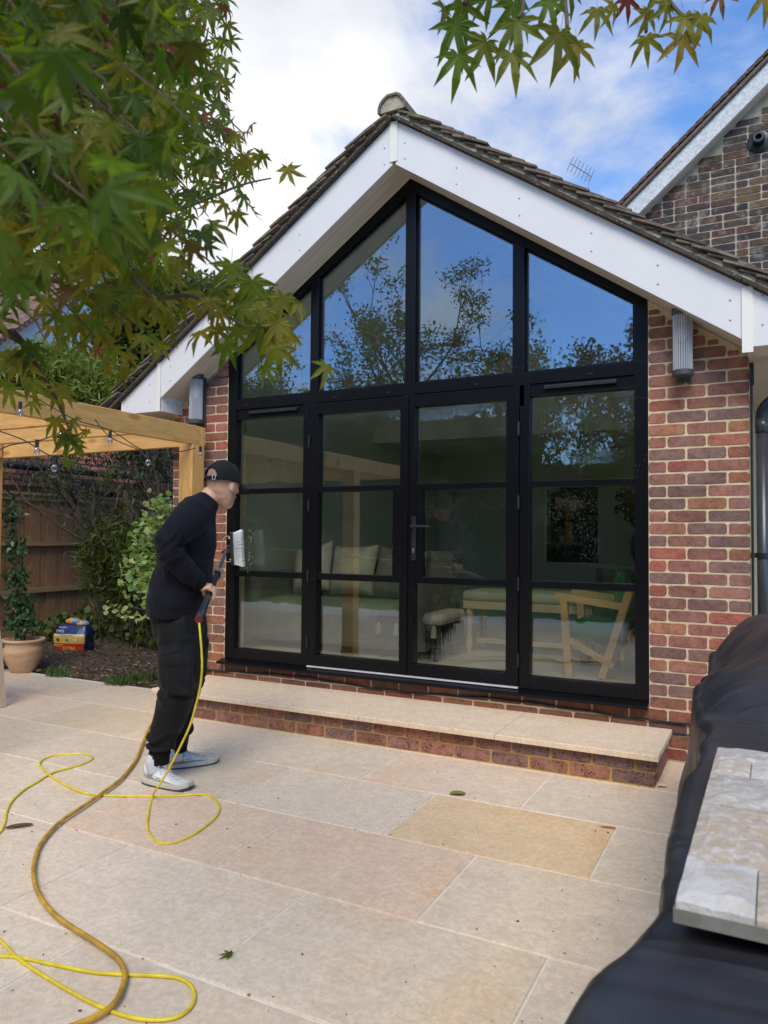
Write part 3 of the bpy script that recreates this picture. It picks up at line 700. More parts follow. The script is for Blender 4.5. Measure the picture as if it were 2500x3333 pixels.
for sgn, s_, xe in ((-1, SL, -.99), (1, SR, 4.36)):
    a = math.atan(s_); Lh = abs(xe-AX)/math.cos(a); k = 0; t = .0
    while t < Lh-.05:
        x = AX+sgn*math.cos(a)*t; z = AZ-math.sin(a)*t+.003
        o = put('undercloak_tile', UM[k % 3], None, rf, slope_mat(x, YB-.042+qq.uniform(-.004, .004), z+.002, sgn, s_, 0)); o.color = (*[qq.uniform(.75, 1.3)]*3, 1); t += .262; k += 1
    # mortar bed
    bdm = MB(); nseg = 110
    for i in range(nseg+1):
        t = Lh*i/nseg; x = AX+sgn*math.cos(a)*t; z = AZ-math.sin(a)*t
        n0 = Vector((sgn*math.sin(a), 0, math.cos(a)))
        for (yy, hh) in ((YB-.022+.010*mn.noise((t*14, 0, sgn)), .024), (YB-.012+.014*mn.noise((t*22, 3, sgn)), .042), (YB-.006+.016*mn.noise((t*17, 7, sgn)), .060), (YB+.15, .060), (YB+.15, .024)):
            p = Vector((x, yy, z))+n0*hh; bdm.v.append(p)
    for i in range(nseg):
        for q_ in range(5): b0 = i*5+q_; b1 = i*5+(q_+1) % 5; bdm.f.append((b0, b1, b1+5, b0+5))
    bdm.f.append((0, 1, 2, 3, 4)); bdm.f.append(tuple(nseg*5+q_ for q_ in range(5)))
    link('verge_mortar', recalc(bdm.me('verge_mortar', False)), M['bed'], rf)
    k = 0; g_ = .098; t = .02
    while t < Lh+.02:
        for c in range(4):
            yy = YB-.040+(-.010 if k % 2 else .004)*(c == 0)+c*.163-(.0815 if (k % 2 and c > 0) else 0)+qq.uniform(-.006, .006)
            if k % 2 and c == 0: pass
            n0 = Vector((sgn*math.sin(a), 0, math.cos(a)))
            p = Vector((AX+sgn*math.cos(a)*t, yy, AZ-math.sin(a)*t))+n0*(.044+qq.uniform(-.003, .004)+(.006 if c == 0 else 0)+.0006*(k % 2))
            o = put('roof_tile', TM[qq.randrange(4)], None, rf, slope_mat(p.x, p.y, p.z, sgn, s_, -R(6.0)*1.0+R(qq.uniform(-.8, .8))+R(-1), R(qq.uniform(-1, 1))))
            o.matrix_basis = slope_mat(p.x, p.y, p.z+.0, sgn, s_, 0, R(qq.uniform(-1, 1))) @ Matrix.Rotation(R(-8.5+qq.uniform(-1.2, 1.2)), 4, 'Y')
            kk = qq.uniform(.7, 1.35); o.color = (kk, kk*qq.uniform(.92, 1.0), kk*qq.uniform(.85, 1.0), 1)
        t += g_; k += 1
rt_ = MB()
for i in range(13):
    y = YB-.05+i*.02
for k in range(7):
    v0 = MB(); nn = 10; y0 = YB-.045+.44*k; y1 = y0+.45
    for (yy, rr) in ((y0, .105), (y1, .1)):
        for th, r2 in [(R(-8+196*i/nn), rr) for i in range(nn+1)]+[(R(-8+196*(nn-i)/nn), rr-.016) for i in range(nn+1)]:
            v0.v.append((AX+math.cos(th)*r2*1.05, yy, AZ+.065+math.sin(th)*r2+.012*mn.noise((th*3, k, yy))))
    m2 = 2*(nn+1); v0.f.append(tuple(range(m2))); v0.f.append(tuple(range(2*m2-1, m2-1, -1)))
    for i in range(m2): v0.f.append((i, m2+i, m2+(i+1) % m2, (i+1) % m2))
    o = link('ridge_tile', recalc(v0.me('ridge_tile')), M['tile'], rf, color=(1.3, 1.2, 1.1))
mp2 = MB(); mp2.prism([(AX+math.cos(R(a_))*.092, AZ+.07+math.sin(R(a_))*.088) for a_ in range(-10, 191, 20)], YB-.030, YB+.1); link('verge_mortar', recalc(mp2.me('verge_mortar')), M['bed'], rf)
# gutter end on the left
g = MB(); g.tube([(XL-.075, YB+.03, 2.40), (XL-.075, 3.0, 2.40)], .055, 12); g.build('gutter', M['black'], EXT)
g = MB(); g.tube([(XRe+.075, YB+.03, 2.44), (XRe+.075, 3.0, 2.44)], .055, 12); g.build('gutter', M['black'], EXT)

# ------------------------------------------------------------------ interior (seen dimly through the glass)
room = empty('interior_room', (1.6, 2, .36), 'dim sage green living room interior behind the glass doors', 'room')
MB().box((-.33, .255, .30), (3.50, 5.2, .36)).build('floor', M['floor_in'], room)
MB().box((-.32, .256, .3601), (-.30, 5.2, 2.9)).build('wall', M['sage'], room); MB().box((3.47, .256, .3601), (3.49, 5.2, 2.9)).build('wall', M['sage'], room)
MB().box((-.2999, .10, .3601), (-.02, .254, 2.6)).build('wall', M['sage'], room); MB().box((3.285, .255, .3601), (3.4699, .27, 2.6)).build('wall', M['sage'], room)
bw = MB().box((-.30, 5.1, .3601), (1.25, 5.19, 2.9)).box((1.95, 5.1, .3601), (3.47, 5.19, 2.9)).box((1.2501, 5.1, .3601), (1.9499, 5.19, 1.0)).box((1.2501, 5.1, 2.1), (1.9499, 5.19, 2.9)).build('wall', M['sage'], room)
MB().box((1.25, 5.12, 1.0), (1.95, 5.13, 2.1)).build('pane', M['glass'], bw)
cm = MB()
cm.prism([(-.32, 2.56), (AX, 3.92), (3.49, 2.64), (3.49, 2.70), (AX, 4.0), (-.32, 2.63)], .10, 3.09); cm.box((-.32, 3.0901, 2.5), (3.49, 5.2, 2.6))
cm.prism([(-.32, 2.45), (3.49, 2.45), (3.49, 2.66), (AX, 3.99), (-.32, 2.6)], 3.0905, 3.12)
cm.build('ceiling', M['plaster'], room)
MB().box((-.2995, .56, .86), (-.27, 4.6, .92)).build('dado_rail', M['cream'], room)
MB().box((-.2995, .26, .361), (-.28, 5.0, .50)).build('skirting', M['cream'], room)
for k in range(3): MB().box((-.2995, .62+k*1.3, .56), (-.292, 1.8+k*1.3, .80)).build('wall_panel', M['sage'], room, bevel=.004)
rb_ = cloud('rear_bush', blob((1.6, 7.5, 1.4), (2.2, .8, 1.5), 14000, .7), .2, LEAF, M['leaf_dark']); meta(rb_, 'dark bush seen through the far window of the room', 'bush')
sf = empty('sofa', (.7, 1.9, .36), 'grey linen sofa with plump cushions behind the left door', 'sofa')
MB().box((.15, 1.3, .42), (1.75, 2.15, .78)).build('seat', M['sofa'], sf, bevel=.05); MB().box((.15, 2.0, .60), (1.75, 2.28, 1.2)).build('backrest', M['sofa'], sf, bevel=.06)
for x in (0.0, 1.60): MB().box((x, 1.28, .42), (x+.2, 2.2, 1.0)).build('armrest', M['sofa'], sf, bevel=.06)
for i, (x, y, z, m_, lab) in enumerate(((.42, 1.85, 1.02, 'throw', 'woven cushion with a dark border, at the left end of the sofa'), (.85, 1.85, 1.02, 'cush', 'plump cream cushion in the middle of the sofa'), (1.3, 1.88, 1.0, 'sofa', 'flat grey cushion at the right end of the sofa'))):
    c = MB(); nn_ = 12
    for sd in (-1, 1):
        for j_ in range(nn_+1):
            for i_ in range(nn_+1):
                uu, vv_ = 2*i_/nn_-1, 2*j_/nn_-1; pin = 1-.10*(1-abs(vv_)**3)*abs(uu)**4; c.v.append((uu*.24*(1-.08*(1-vv_**2)), sd*(.012+.085*((1-uu**4)*(1-vv_**4))**.55), vv_*.23*(1-.08*(1-uu**2))))
    for sd in (0, 1):
        o0 = sd*(nn_+1)**2
        for j_ in range(nn_):
            for i_ in range(nn_): k0 = o0+j_*(nn_+1)+i_; c.f.append((k0, k0+1, k0+nn_+2, k0+nn_+1))
    m_n = (nn_+1)**2; rg_ = list(range(nn_+1))+[j_*(nn_+1)+nn_ for j_ in range(1, nn_+1)]+[nn_*(nn_+1)+i_ for i_ in range(nn_-1, -1, -1)]+[j_*(nn_+1) for j_ in range(nn_-1, 0, -1)]
    for i_ in range(len(rg_)): a0, b0 = rg_[i_], rg_[(i_+1) % len(rg_)]; c.f.append((a0, b0, b0+m_n, a0+m_n))
    me = recalc(c.me('cushion', True))
    o = link('cushion', me, M[m_]); o.location = (x, y, z); o.rotation_euler = (R(-15), R(8*i-10), R(10*i-15)); meta(o, lab, 'cushion', 'cushions on the sofa')
ot = empty('footstool', (1.75, .75, .36), 'dark footstool under a striped tasselled throw', 'footstool')
MB().box((1.42, .52, .46), (2.0, 1.0, .72)).build('seat', M['black'], ot, bevel=.04)
for x in (1.46, 1.94):
    for y in (.56, .96): MB().tube([(x, y, .36), (x, y, .47)], .02, 8).build('leg', M['black'], ot)
th = MB().box((1.40, .50, .64), (2.02, 1.02, .735)).build('throw_blanket', M['throw'], None, bevel=.04); meta(th, 'grey woven throw with white tassels draped over the footstool', 'throw')
for k in range(4): MB().tube([(1.47+k*.16, .495, .645), (1.47+k*.16, .49, .615), (1.47+k*.16, .488, .55)], [.008, .02, .026], 8).build('tassel', M['cush'], th)
be = empty('bench', (2.6, 1.35, .36), 'pale wood bench with turned legs and an upholstered seat', 'bench')
MB().box((2.02, 1.05, .80), (3.10, 1.5, .88)).build('seat', M['cush'], be, bevel=.03); MB().box((2.03, 1.06, .735), (3.09, 1.49, .7995)).build('seat_frame', M['oak'], be)
for x in (2.07, 3.05):
    for y in (1.10, 1.45): MB().lathe([(.03, 0), (.02, .02), (.028, .05), (.03, .06), (.03, .13), (.02, .15), (.026, .22), (.03, .27), (.02, .30), (.03, .31), (.032, .375)], (x, y, .36), 10).build('leg', M['oak'], be, smooth=True)
MB().box((2.07, 1.26, .43), (3.05, 1.29, .47)).build('stretcher', M['oak'], be)
ar = empty('armchair', (2.95, .6, .36), 'low oak armchair with green cushions behind the right-hand pane', 'armchair')
for y in (.45, .95):
    m1 = MB(); rot = lambda p, q, w: m1.tube([p, q], w, 4)
    m1.tube([(2.68, y, .36), (2.64, y, .90)], .035, 4); m1.build('leg', M['indoorwood'], ar)
    m1 = MB().tube([(2.90, y, .37), (3.10, y, 1.02)], .035, 4); m1.build('leg', M['indoorwood'], ar)
    MB().tube([(2.58, y, .92), (3.06, y, .86)], .032, 4).build('armrest', M['indoorwood'], ar)
    MB().tube([(2.66, y, .62), (2.98, y, .46)], .028, 4).build('side_rail', M['indoorwood'], ar)
for k in range(4): MB().box((3.02+.05*k, .46, .50+.14*k), (3.045+.05*k, .94, .56+.14*k)).build('slat', M['indoorwood'], ar)
MB().box((2.66, .49, .62), (2.98, .91, .74)).build('seat_cushion', M['green_f'], ar, bevel=.03); MB().box((2.97, .49, .62), (3.06, .91, 1.1)).build('back_cushion', M['green_f'], ar, bevel=.03)
for (r_o, dx_, dy_) in ((sf, -.25, -.80), (ot, -.32, 0), (be, -.38, 0)): r_o.location.x += dx_; r_o.location.y += dy_
for o_ in COL.objects:
    if o_.name.startswith('cushion'): o_.location.x -= .25; o_.location.y -= .80
th.location.x -= .32
vz = empty('vase', (2.55, 4.6, .36), 'tall vase of dark foliage on the back wall console', 'vase')
MB().lathe([(.05, 0), (.12, .15), (.13, .3), (.05, .45), (.07, .5)], (2.55, 4.6, 1.0), 14).build('pot', M['graphite'], vz, smooth=True)
cloud('foliage', blob((2.55, 4.6, 1.75), (.3, .25, .28), 500), .08, LEAF, M['leaf_dark'], vz)
cs = MB().box((1.95, 4.45, .96), (3.35, 4.9, 1.0)).box((2.0, 4.5, .3605), (2.05, 4.85, .96)).box((3.25, 4.5, .3605), (3.3, 4.85, .96)).build('console_table', M['cream']); meta(cs, 'cream console table against the back wall of the room', 'table')

# ------------------------------------------------------------------ step
st = empty('brick_step', (1.6, -.3, 0), 'low brick doorstep with pale limestone top slabs', 'step')
core = MB().box((-.10, -.571, -.003), (3.371, -.001, .154)).build('core', M['mortar_s'], st)
SP = [(.38, .17, .11), (.33, .15, .11), (.27, .16, .13), (.39, .17, .10), (.24, .15, .13), (.35, .17, .12)]
for j, x00 in ((0, 1.773-.2285*9), (1, 1.899-.2285*9)):
    x = x00
    while x < 3.37:
        x1 = min(x+.2285, 3.376)
        if x1 > -.10: brick(core, max(x, -.10)+.006, x1-(.006 if x1 < 3.37 else 0), .008+.075*j, -.575, M['brick_s'], d=.1, pal=SP)
        x += .2285
_q = [(-.475, -.27), (-.262, -.06)]
for j in range(2):
    for k, (a, b) in enumerate(((-.46, -.245), (-.235, -.02)) if j == 0 else ((-.575+.11, -.36), (-.35, -.135), (-.125, -.02))):
        o = brick(core, 0, b-a, 0, 0, M['brick_s'], d=.02, pal=SP); o.rotation_euler = (0, 0, R(90)); o.location = (3.3755, (a+b)/2, .008+.075*j+.0325)
for (a, b) in ((-.16, .718), (.722, 1.598), (1.602, 2.498), (2.502, 3.398)): slab(st, a, b, -.632, -.004, .157, .1875+rnd.uniform(-.0005, .0005), M['slab'], (1.06, 1.0, .93), 'coping_slab', .004)

# ------------------------------------------------------------------ neighbouring gable house
NB = empty('brick_house', (4, 3.1, 0), 'weathered dark brick gable house rising behind the roof at the right', 'building')
GY = 3.13
def gt(x): return 4.76+(x-2.709)*.871 if x < 5.5 else 4.76+(5.5-2.709)*.871-(x-5.5)*.871
nw = MB().prism([(1.2, 3.0), (9.3, 3.0), (9.3, gt(9.3)-.1), (5.5, gt(5.5)-.1), (1.2, gt(1.2)-.1)], GY+.004, GY+.25).box((3.83, GY+.004, 0), (9.3, GY+.25, 2.9999)).build('wall', M['mortar_w'], NB)
WP = [(.085, .062, .052), (.07, .055, .052), (.10, .068, .052), (.06, .05, .05), (.15, .10, .05), (.12, .06, .045), (.09, .07, .06)]
stuffb = MB(); cnt = 0
for j in range(0, 60):
    z = 1.0+.075*j if j < 200 else 0
    x = 2.2 if j % 2 else 2.3125
    if z < 3.05: x = 3.84
    while x < 4.5:
        w = .225 if rnd.random() > .25 else .1125
        x1 = min(x+w, 4.5)
        if min(gt(x), gt(x1))-.11 > z+.065 and (z > 3.0 or x >= 3.83):
            vis = (z > 3.02 + max(0, (4.0-x))*.62) and z+.0 < 6.2
            if (vis or z < 1.9) and cnt < 296: brick(nw, x+.006, x1-.006, z, GY, M['brick_w'], d=.05, pal=WP if z > 2 else PAL, jit=.003); cnt += 1
            else: stuffb.box((x+.006, GY, z), (x1-.006, GY+.05, z+.063))
        x = x1
o = stuffb.build('brickwork', M['brick_w'], nw, color=(.085, .065, .055)); o['kind'] = 'stuff'
bh = MB().prism([(1.2, gt(1.2)-.20), (5.5, gt(5.5)-.20), (5.5, gt(5.5)), (1.2, gt(1.2))], GY-.14, GY-.12).prism([(5.5, gt(5.5)-.20), (9.4, gt(9.4)-.20), (9.4, gt(9.4)), (5.5, gt(5.5))], GY-.14, GY-.12).build('bargeboard', simple('peeling_white_paint', (.62, .64, .65), (.42, .43, .42), 40, .7, .4, .004), NB)
MB().prism([(1.2, gt(1.2)-.21), (5.5, gt(5.5)-.21), (5.5, gt(5.5)-.195), (1.2, gt(1.2)-.195)], GY-.12, GY).build('soffit', M['soffit'], NB)
nroof = MB().prism([(1.2, gt(1.2)+.03), (5.5, gt(5.5)+.03), (5.5, gt(5.5)+.06), (1.2, gt(1.2)+.06)], GY+.32, GY+8).prism([(5.5, gt(5.5)+.03), (9.5, gt(9.5)+.03), (9.5, gt(9.5)+.06), (5.5, gt(5.5)+.06)], GY+.02, GY+8).build('roof', M['tile2'], NB)
a = math.atan(.871); TM2 = [roughbox('roof_tile', .265, .16, .013, qq, .004) for _ in range(3)]
for m_ in TM2: m_.materials.append(M['tile2'])
MB().prism([(1.2, gt(1.2)+.001), (5.5, gt(5.5)+.001), (5.5, gt(5.5)+.018), (1.2, gt(1.2)+.018)], GY-.165, GY+.1).build('undercloak', M['under'], NB)
mb_ = MB().prism([(1.2, gt(1.2)+.019), (5.5, gt(5.5)+.019), (5.5, gt(5.5)+.06), (1.2, gt(1.2)+.06)], GY-.15, GY+.3).build('verge_mortar', simple('brown_verge_mortar', (.12, .085, .065), (.18, .13, .1), 20, .95, .8, .01), NB)
t = 0
while t < 4.3/math.cos(a):
    for c in range(3):
        x = 5.5-math.cos(a)*t; z = gt(5.5)-math.sin(a)*t+.07
        if x < 1.9: continue
        o = put('roof_tile', TM2[qq.randrange(3)], None, nroof, slope_mat(x, GY-.16+c*.163-(.08 if int(t/.1) % 2 and c else 0), z, -1, .871, 0) @ Matrix.Rotation(R(-6), 4, 'Y')); kk = qq.uniform(.7, 1.35); o.color = (kk, kk*.95, kk*.92, 1)
    t += .1
fl = empty('boiler_flue', (3.868, GY, 5.16), 'round black boiler flue terminal on the dark gable wall', 'flue')
for nm, pf in (('wall_plate', [(.105, 0), (.105, .012), (.06, .03)]), ('flue_pipe', [(.055, .02), (.055, .10), (.048, .115), (.03, .115), (.028, .06)])):
    o = MB().lathe(pf, n=20).build(nm, M['black'], fl); o.matrix_parent_inverse = Matrix.Identity(4); o.matrix_basis = Matrix.Rotation(R(90), 4, 'X')
# aerial
ae = empty('tv_aerial', (-1.55, 20, 12.6), 'thin metal television aerial beyond the right roof slope', 'aerial')
m_ = MB().tube([(-1.3, 20, 12.2), (-1.3, 20, 13.45)], .02, 6).build('mast', M['screw'], ae)
m_ = MB(); m_.tube([(-1.9, 20, 13.95), (-1.2, 20, 13.35)], .015, 5)
for k in range(7):
    f = k/6; m_.tube([(-1.9+.7*f-.12, 20, 13.95-.6*f-.22), (-1.9+.7*f+.1, 20, 13.95-.6*f+.22)], .009, 4)
m_.build('antenna', M['graphite'], ae)

# downpipe, cables
dp = empty('downpipe', (3.89, .08, 0), 'dark grey plastic downpipe beside the right-hand brick pier', 'downpipe')
MB().tube([(3.893, .06, 0), (3.893, .06, 1.98)], .034, 16).build('pipe', M['grey_pipe'], dp, smooth=True)
MB().tube([(3.893, .06, 1.95), (3.893, .06, 2.03)], .039, 16).build('collar', M['grey_pipe'], dp, smooth=True)
MB().tube(spline([(3.893, .06, 1.99), (3.90, .06, 2.08), (3.96, .055, 2.14), (4.06, .05, 2.17), (4.2, .05, 2.2)], 5), .036, 14).build('elbow', M['black'], dp, smooth=True)
for z in (1.22, .5): MB().tube([(3.893, .06, z), (3.893, .06, z+.028)], .041, 16).box((3.826, .04, z), (3.87, .075, z+.028)).build('bracket', M['black'], dp)
c = MB().tube([(3.838, -.012, .25), (3.838, -.012, 2.32)], .008, 6).build('cable', M['black']); meta(c, 'thin black cable running up the corner of the right brick pier', 'cable')
b_ = MB().box((3.828, -.015, 2.22), (3.852, .02, 2.35)).build('junction_box', M['black']); meta(b_, 'small black junction box at the top of the brick corner', 'junction box')
pts = [(-.57+.1*i, -.010, .246-.012*math.sin(i*.37)-.008*abs(math.sin(i*.9))+(.03 if 10 < i < 14 else 0)*0) for i in range(44)]
c = MB().tube(pts, .007, 6).build('cable', M['black']); meta(c, 'black cable clipped along the bricks just below the sill', 'cable')
c = MB().tube([(3.40+.05*i, -.010, .165-.01*i*.1+.004*math.sin(i)) for i in range(9)], .005, 6).build('cable', M['black']); meta(c, 'short black cable at the foot of the right brick pier', 'cable')

# ------------------------------------------------------------------ wall lamps
def ribglass():
    m = bpy.data.materials.new('ribbed_glass'); m.use_nodes = True; t = m.node_tree; t.nodes.clear(); o = N(t, 'ShaderNodeOutputMaterial')
    tr = N(t, 'ShaderNodeBsdfTransparent'); tr.inputs[0].default_value = (.75, .77, .8, 1); gl = N(t, 'ShaderNodeBsdfGlossy', i_Roughness=.12); gl.inputs[0].default_value = (.9, .92, .95, 1)
    df = N(t, 'ShaderNodeBsdfDiffuse'); df.inputs[0].default_value = (.80, .82, .85, 1)
    lw = N(t, 'ShaderNodeLayerWeight', i_Blend=.45); mx = N(t, 'ShaderNodeMixShader'); L(t, lw.outputs['Facing'], mx.inputs[0]); L(t, tr.outputs[0], mx.inputs[1]); L(t, gl.outputs[0], mx.inputs[2])
    m2 = N(t, 'ShaderNodeMixShader', i_0=.34); L(t, mx.outputs[0], m2.inputs[1]); L(t, df.outputs[0], m2.inputs[2]); L(t, m2.outputs[0], o.inputs[0]); return m
M['rib_glass'] = ribglass(); M['clear'] = M['rib_glass'].copy(); M['clear'].name = 'clear_bulb_glass'
for n_ in M['clear'].node_tree.nodes:
    if n_.type == 'MIX_SHADER' and not n_.inputs[0].is_linked: n_.inputs[0].default_value = .04
M['bulb'] = simple('frosted_bulb', (.75, .74, .7), None, 3, .3, 0)
for (x, lab) in ((3.476, 'graphite wall lamp with ribbed glass on the right brick pier'), (-.262, 'graphite wall lamp with ribbed glass on the left brick pier')):
    zc = 2.49 if x > 0 else 2.44; yc = -.085
    wlp = empty('wall_lamp', (x, 0, zc), lab, 'wall lamp', 'wall lamps either side of the glazing')
    MB().lathe([(.058, 0), (.062, .003), (.062, .04), (.058, .043)], (x, yc, zc+.165), 28).build('top_cap', M['graphite'], wlp, smooth=False)
    MB().lathe([(.056, 0), (.062, .004), (.062, .032), (.058, .035)], (x, yc, zc-.200), 28).build('bottom_cap', M['graphite'], wlp)
    MB().box((x-.040, -.022, zc-.225), (x+.040, -.0035, zc+.215)).build('back_plate', M['graphite'], wlp, bevel=.002)
    MB().box((x-.025, -.05, zc-.19), (x+.025, -.0225, zc-.165)).box((x-.025, -.05, zc+.165), (x+.025, -.0225, zc+.19)).build('arm', M['graphite'], wlp)
    for k in range(24):
        a = 2*math.pi*k/24; MB().tube([(x+.051*math.cos(a), yc+.051*math.sin(a), zc-.166), (x+.051*math.cos(a), yc+.051*math.sin(a), zc+.166)], .0050, 6, False).build('glass_rod', M['rib_glass'], wlp, smooth=True)
    MB().lathe([(.012, .05), (.013, .09), (.028, .02), (.03, -.01), (.015, -.035), (.002, -.04)], (x, yc, zc+.05), 12).tube([(x, yc, zc+.12), (x, yc, zc+.164)], .016, 10).build('bulb', M['bulb'], wlp, smooth=True)

# ------------------------------------------------------------------ pergola
pg = empty('pergola', (-1.6, -1.3, 0), 'new golden pine pergola standing against the brick wall', 'pergola')
def beam(name, p, q, w, h, par, roll=0):
    p, q = Vector(p), Vector(q); d = (q-p); l = d.length; x = d.normalized(); z = Vector((0, 0, 1)) if abs(x.z) < .9 else Vector((0, 1, 0)); y = z.cross(x).normalized(); z = x.cross(y)
    me = MB().box((0, -w/2, -h/2), (l, w/2, h/2)).me(name)
    m = Matrix(((x.x, y.x, z.x, p.x), (x.y, y.y, z.y, p.y), (x.z, y.z, z.z, p.z), (0, 0, 0, 1)))
    o = put(name, me, M['pine'], par, m); b = o.modifiers.new('bevel', 'BEVEL'); b.width = .004; b.segments = 1; return o
PZ = 2.125; PX = -.165
for (x, y) in ((-.21, -.185), (-.21, -2.32), (-2.70, -.185), (-2.70, -2.32)): beam('post', (x, y, .001), (x, y, 2.05), .14, .14, pg)
beam('beam', (PX, -3.5, PZ+.004), (PX, -.150, PZ), .047, .150, pg); beam('beam', (-2.6, -3.5, PZ), (-2.6, -.165, PZ), .047, .150, pg)
beam('beam', (-3.0, -.125, PZ-.004), (-.1405, -.125, PZ-.002), .047, .148, pg)
for k in range(6): beam('rafter', (-3.0, -.80-.55*k, PZ+.008), (-.19, -.80-.55*k, PZ+.006), .045, .14, pg)
for (z) in (-.04, .04): 
    o = MB().lathe([(.008, 0), (.008, .004)], n=8).build('bolt', M['screw'], pg); o.matrix_basis = Matrix.Translation((PX+.0245, -.2, PZ+z)) @ Matrix.Rotation(R(90), 4, 'Y')
sg = empty('string_lights', (-.6, -.9, 2.05), 'black festoon cable with clear bulbs hung under the pergola', 'string lights')
def sag(p, q, s, n=14):
    p, q = Vector(p), Vector(q); return [p.lerp(q, i/n)-Vector((0, 0, s*4*(i/n)*(1-i/n))) for i in range(n+1)]
bulbs = []
for (p, q, s) in ((A(0, 838+10, 4.3), A(440, 900+77, 5.6), .0), ):
    pass
strands = [[A(-20, 835, 4.4), A(60, 852, 4.6), A(160, 905, 4.8), A(240, 930, 5.0), A(310, 972, 5.3), A(380, 976, 5.5), A(422, 968, 5.7)],
           [A(-20, 925, 4.2), A(50, 950, 4.4), A(112, 985, 4.6), A(200, 1006, 4.9), A(300, 1010, 5.2)],
           [A(-20, 985, 4.1), A(20, 962, 4.2), A(90, 950, 4.4), A(150, 925, 4.6)],
           [A(205, 906, 5.0), A(240, 945, 5.1), A(310, 975, 5.2)]]
for s_ in strands: MB().tube(spline(s_, 6), .0035, 5).build('cable', M['black'], sg)
for (x, y, d) in ((238, 948, 5.0), (320, 980, 5.3), (433, 980, 5.7), (118, 1005, 4.6), (44, 885, 4.5), (132, 935, 4.8), (80, 967, 4.35)):
    p = A(x, y-10, d) if not (x in (320,)) else A(x, y+5, d)
    b = MB().tube([p+Vector((0, 0, .02)), p-Vector((0, 0, .022))], .011, 8).build('socket', M['black'], sg)
    MB().ell(p-Vector((0, 0, .046)), (.018, .018, .025), None, 12, 8).build('bulb', M['clear'], b, smooth=True)

# ------------------------------------------------------------------ fence
fn = empty('closeboard_fence', (-4.6, 3, 0), 'brown closeboard garden fence with three rails behind the shrubs', 'fence')
y = -2.0; k = 0
fbm = []
for i in range(4):
    w = .15; b = MB().box((-.012, 0, 0), (0.0, w, 1.0)).me('board'); b.materials.append(M['fence']); fbm.append(b)
while y < 8.5:
    o = bpy.data.objects.new('board', fbm[k % 4]); COL.objects.link(o); o.parent = fn; o.matrix_parent_inverse = MWI(fn)
    o.location = (-4.62+.008*(k % 2), y, .02); o.scale = (1, 1, 1.8+rnd.uniform(-.005, .005)); y += .128; k += 1
MB().box((-4.64, -2, 0), (-4.59, 8.5, .15)).build('gravel_board', M['fence_r'], fn)
for z in (.56, 1.17): MB().prism([(-4.61, z), (-4.555, z+.01), (-4.555, z+.055), (-4.61, z+.065)], -2, 8.5).build('rail', M['fence_r'], fn) if False else MB().box((-4.608, -2, z), (-4.555, 8.5, z+.06)).build('rail', M['fence_r'], fn)
MB().box((-4.66, -2, 1.83), (-4.56, 8.5, 1.865)).box((-4.60, -2, 1.76), (-4.585, 8.5, 1.8299)).build('capping', M['fence_r'], fn)
for yy in (.9, 3.25, 5.6): MB().box((-4.60, yy, 0), (-4.50, yy+.1, 1.98)).build('post', M['fence_r'], fn)

# ------------------------------------------------------------------ houses beyond the fence
def house(name, label, x0, x1, y0, y1, ze, zr, ridge='y', wallm=None, z0=0):
    h = empty(name, ((x0+x1)/2, (y0+y1)/2, 0), label, 'house')
    w = MB().box((x0, y0, z0), (x1, y1, ze))
    if ridge == 'y': w.prism([(x0, ze), (x1, ze), ((x0+x1)/2, zr-.15)], y0, y1)
    else: w.prism([(y0, ze), (y1, ze), ((y0+y1)/2, zr-.15)], x0, x1, 'x')
    wo = w.build('wall', wallm or M['white_wall'], h)
    r = MB()
    e = .35
    if ridge == 'y':
        xm = (x0+x1)/2; k = (zr-ze)/(xm-x0)
        for s in (-1, 1):
            xa = x0-e if s < 0 else x1+e; r.prism([(xm, zr), (xa, ze-k*e), (xa, ze-k*e+.12), (xm, zr+.12)], y0-e, y1+e)
    else:
        ym = (y0+y1)/2; k = (zr-ze)/(ym-y0)
        for s in (-1, 1):
            ya = y0-e if s < 0 else y1+e; r.prism([(ym, zr), (ya, ze-k*e), (ya, ze-k*e+.12), (ym, zr+.12)], x0-e, x1+e, 'x')
    ro = r.build('roof', None, h); return h, wo, ro
def rooftile_mat(name, c, scale):
    m, t, p, o = mat_base(name); v = objvec(t, (1, 1, 1), True)
    wv = N(t, 'ShaderNodeTexBrick', i_Scale=1.0); wv.inputs['Color1'].default_value = (*c, 1); wv.inputs['Color2'].default_value = (*[x*.7 for x in c], 1); wv.inputs['Mortar'].default_value = (*[x*.25 for x in c], 1)
    wv.inputs['Brick Width'].default_value = .17; wv.inputs['Row Height'].default_value = .085; wv.inputs['Mortar Size'].default_value = .012
    sx = N(t, 'ShaderNodeSeparateXYZ'); L(t, v, sx.inputs[0]); cx = N(t, 'ShaderNodeCombineXYZ'); L(t, math_n(t, 'ADD', sx.outputs[0], sx.outputs[1]), cx.inputs[0]); L(t, sx.outputs[2], cx.inputs[1]); L(t, cx.outputs[0], wv.inputs['Vector'])
    L(t, mixc(t, ramp(t, noise_n(t, v, 2, 5), .4, .7), wv.outputs[0], mixc(t, 1, wv.outputs[0], (1.5, 1.3, 1.1), 'MULTIPLY')), p.inputs['Base Color']); p.inputs['Roughness'].default_value = .95; return m
M['nb_roof'] = rooftile_mat('neighbour_roof_tiles', (.20, .12, .085), 1); M['nb_roof_r'] = rooftile_mat('red_outhouse_tiles', (.26, .12, .09), 1)
h1, w1, r1 = house('white_house', 'white rendered house with a brown tiled roof beyond the fence at the left', -17, -7.6, 2.6, 9.5, 4.0, 7.0, 'x'); r1.data.materials.append(M['nb_roof'])
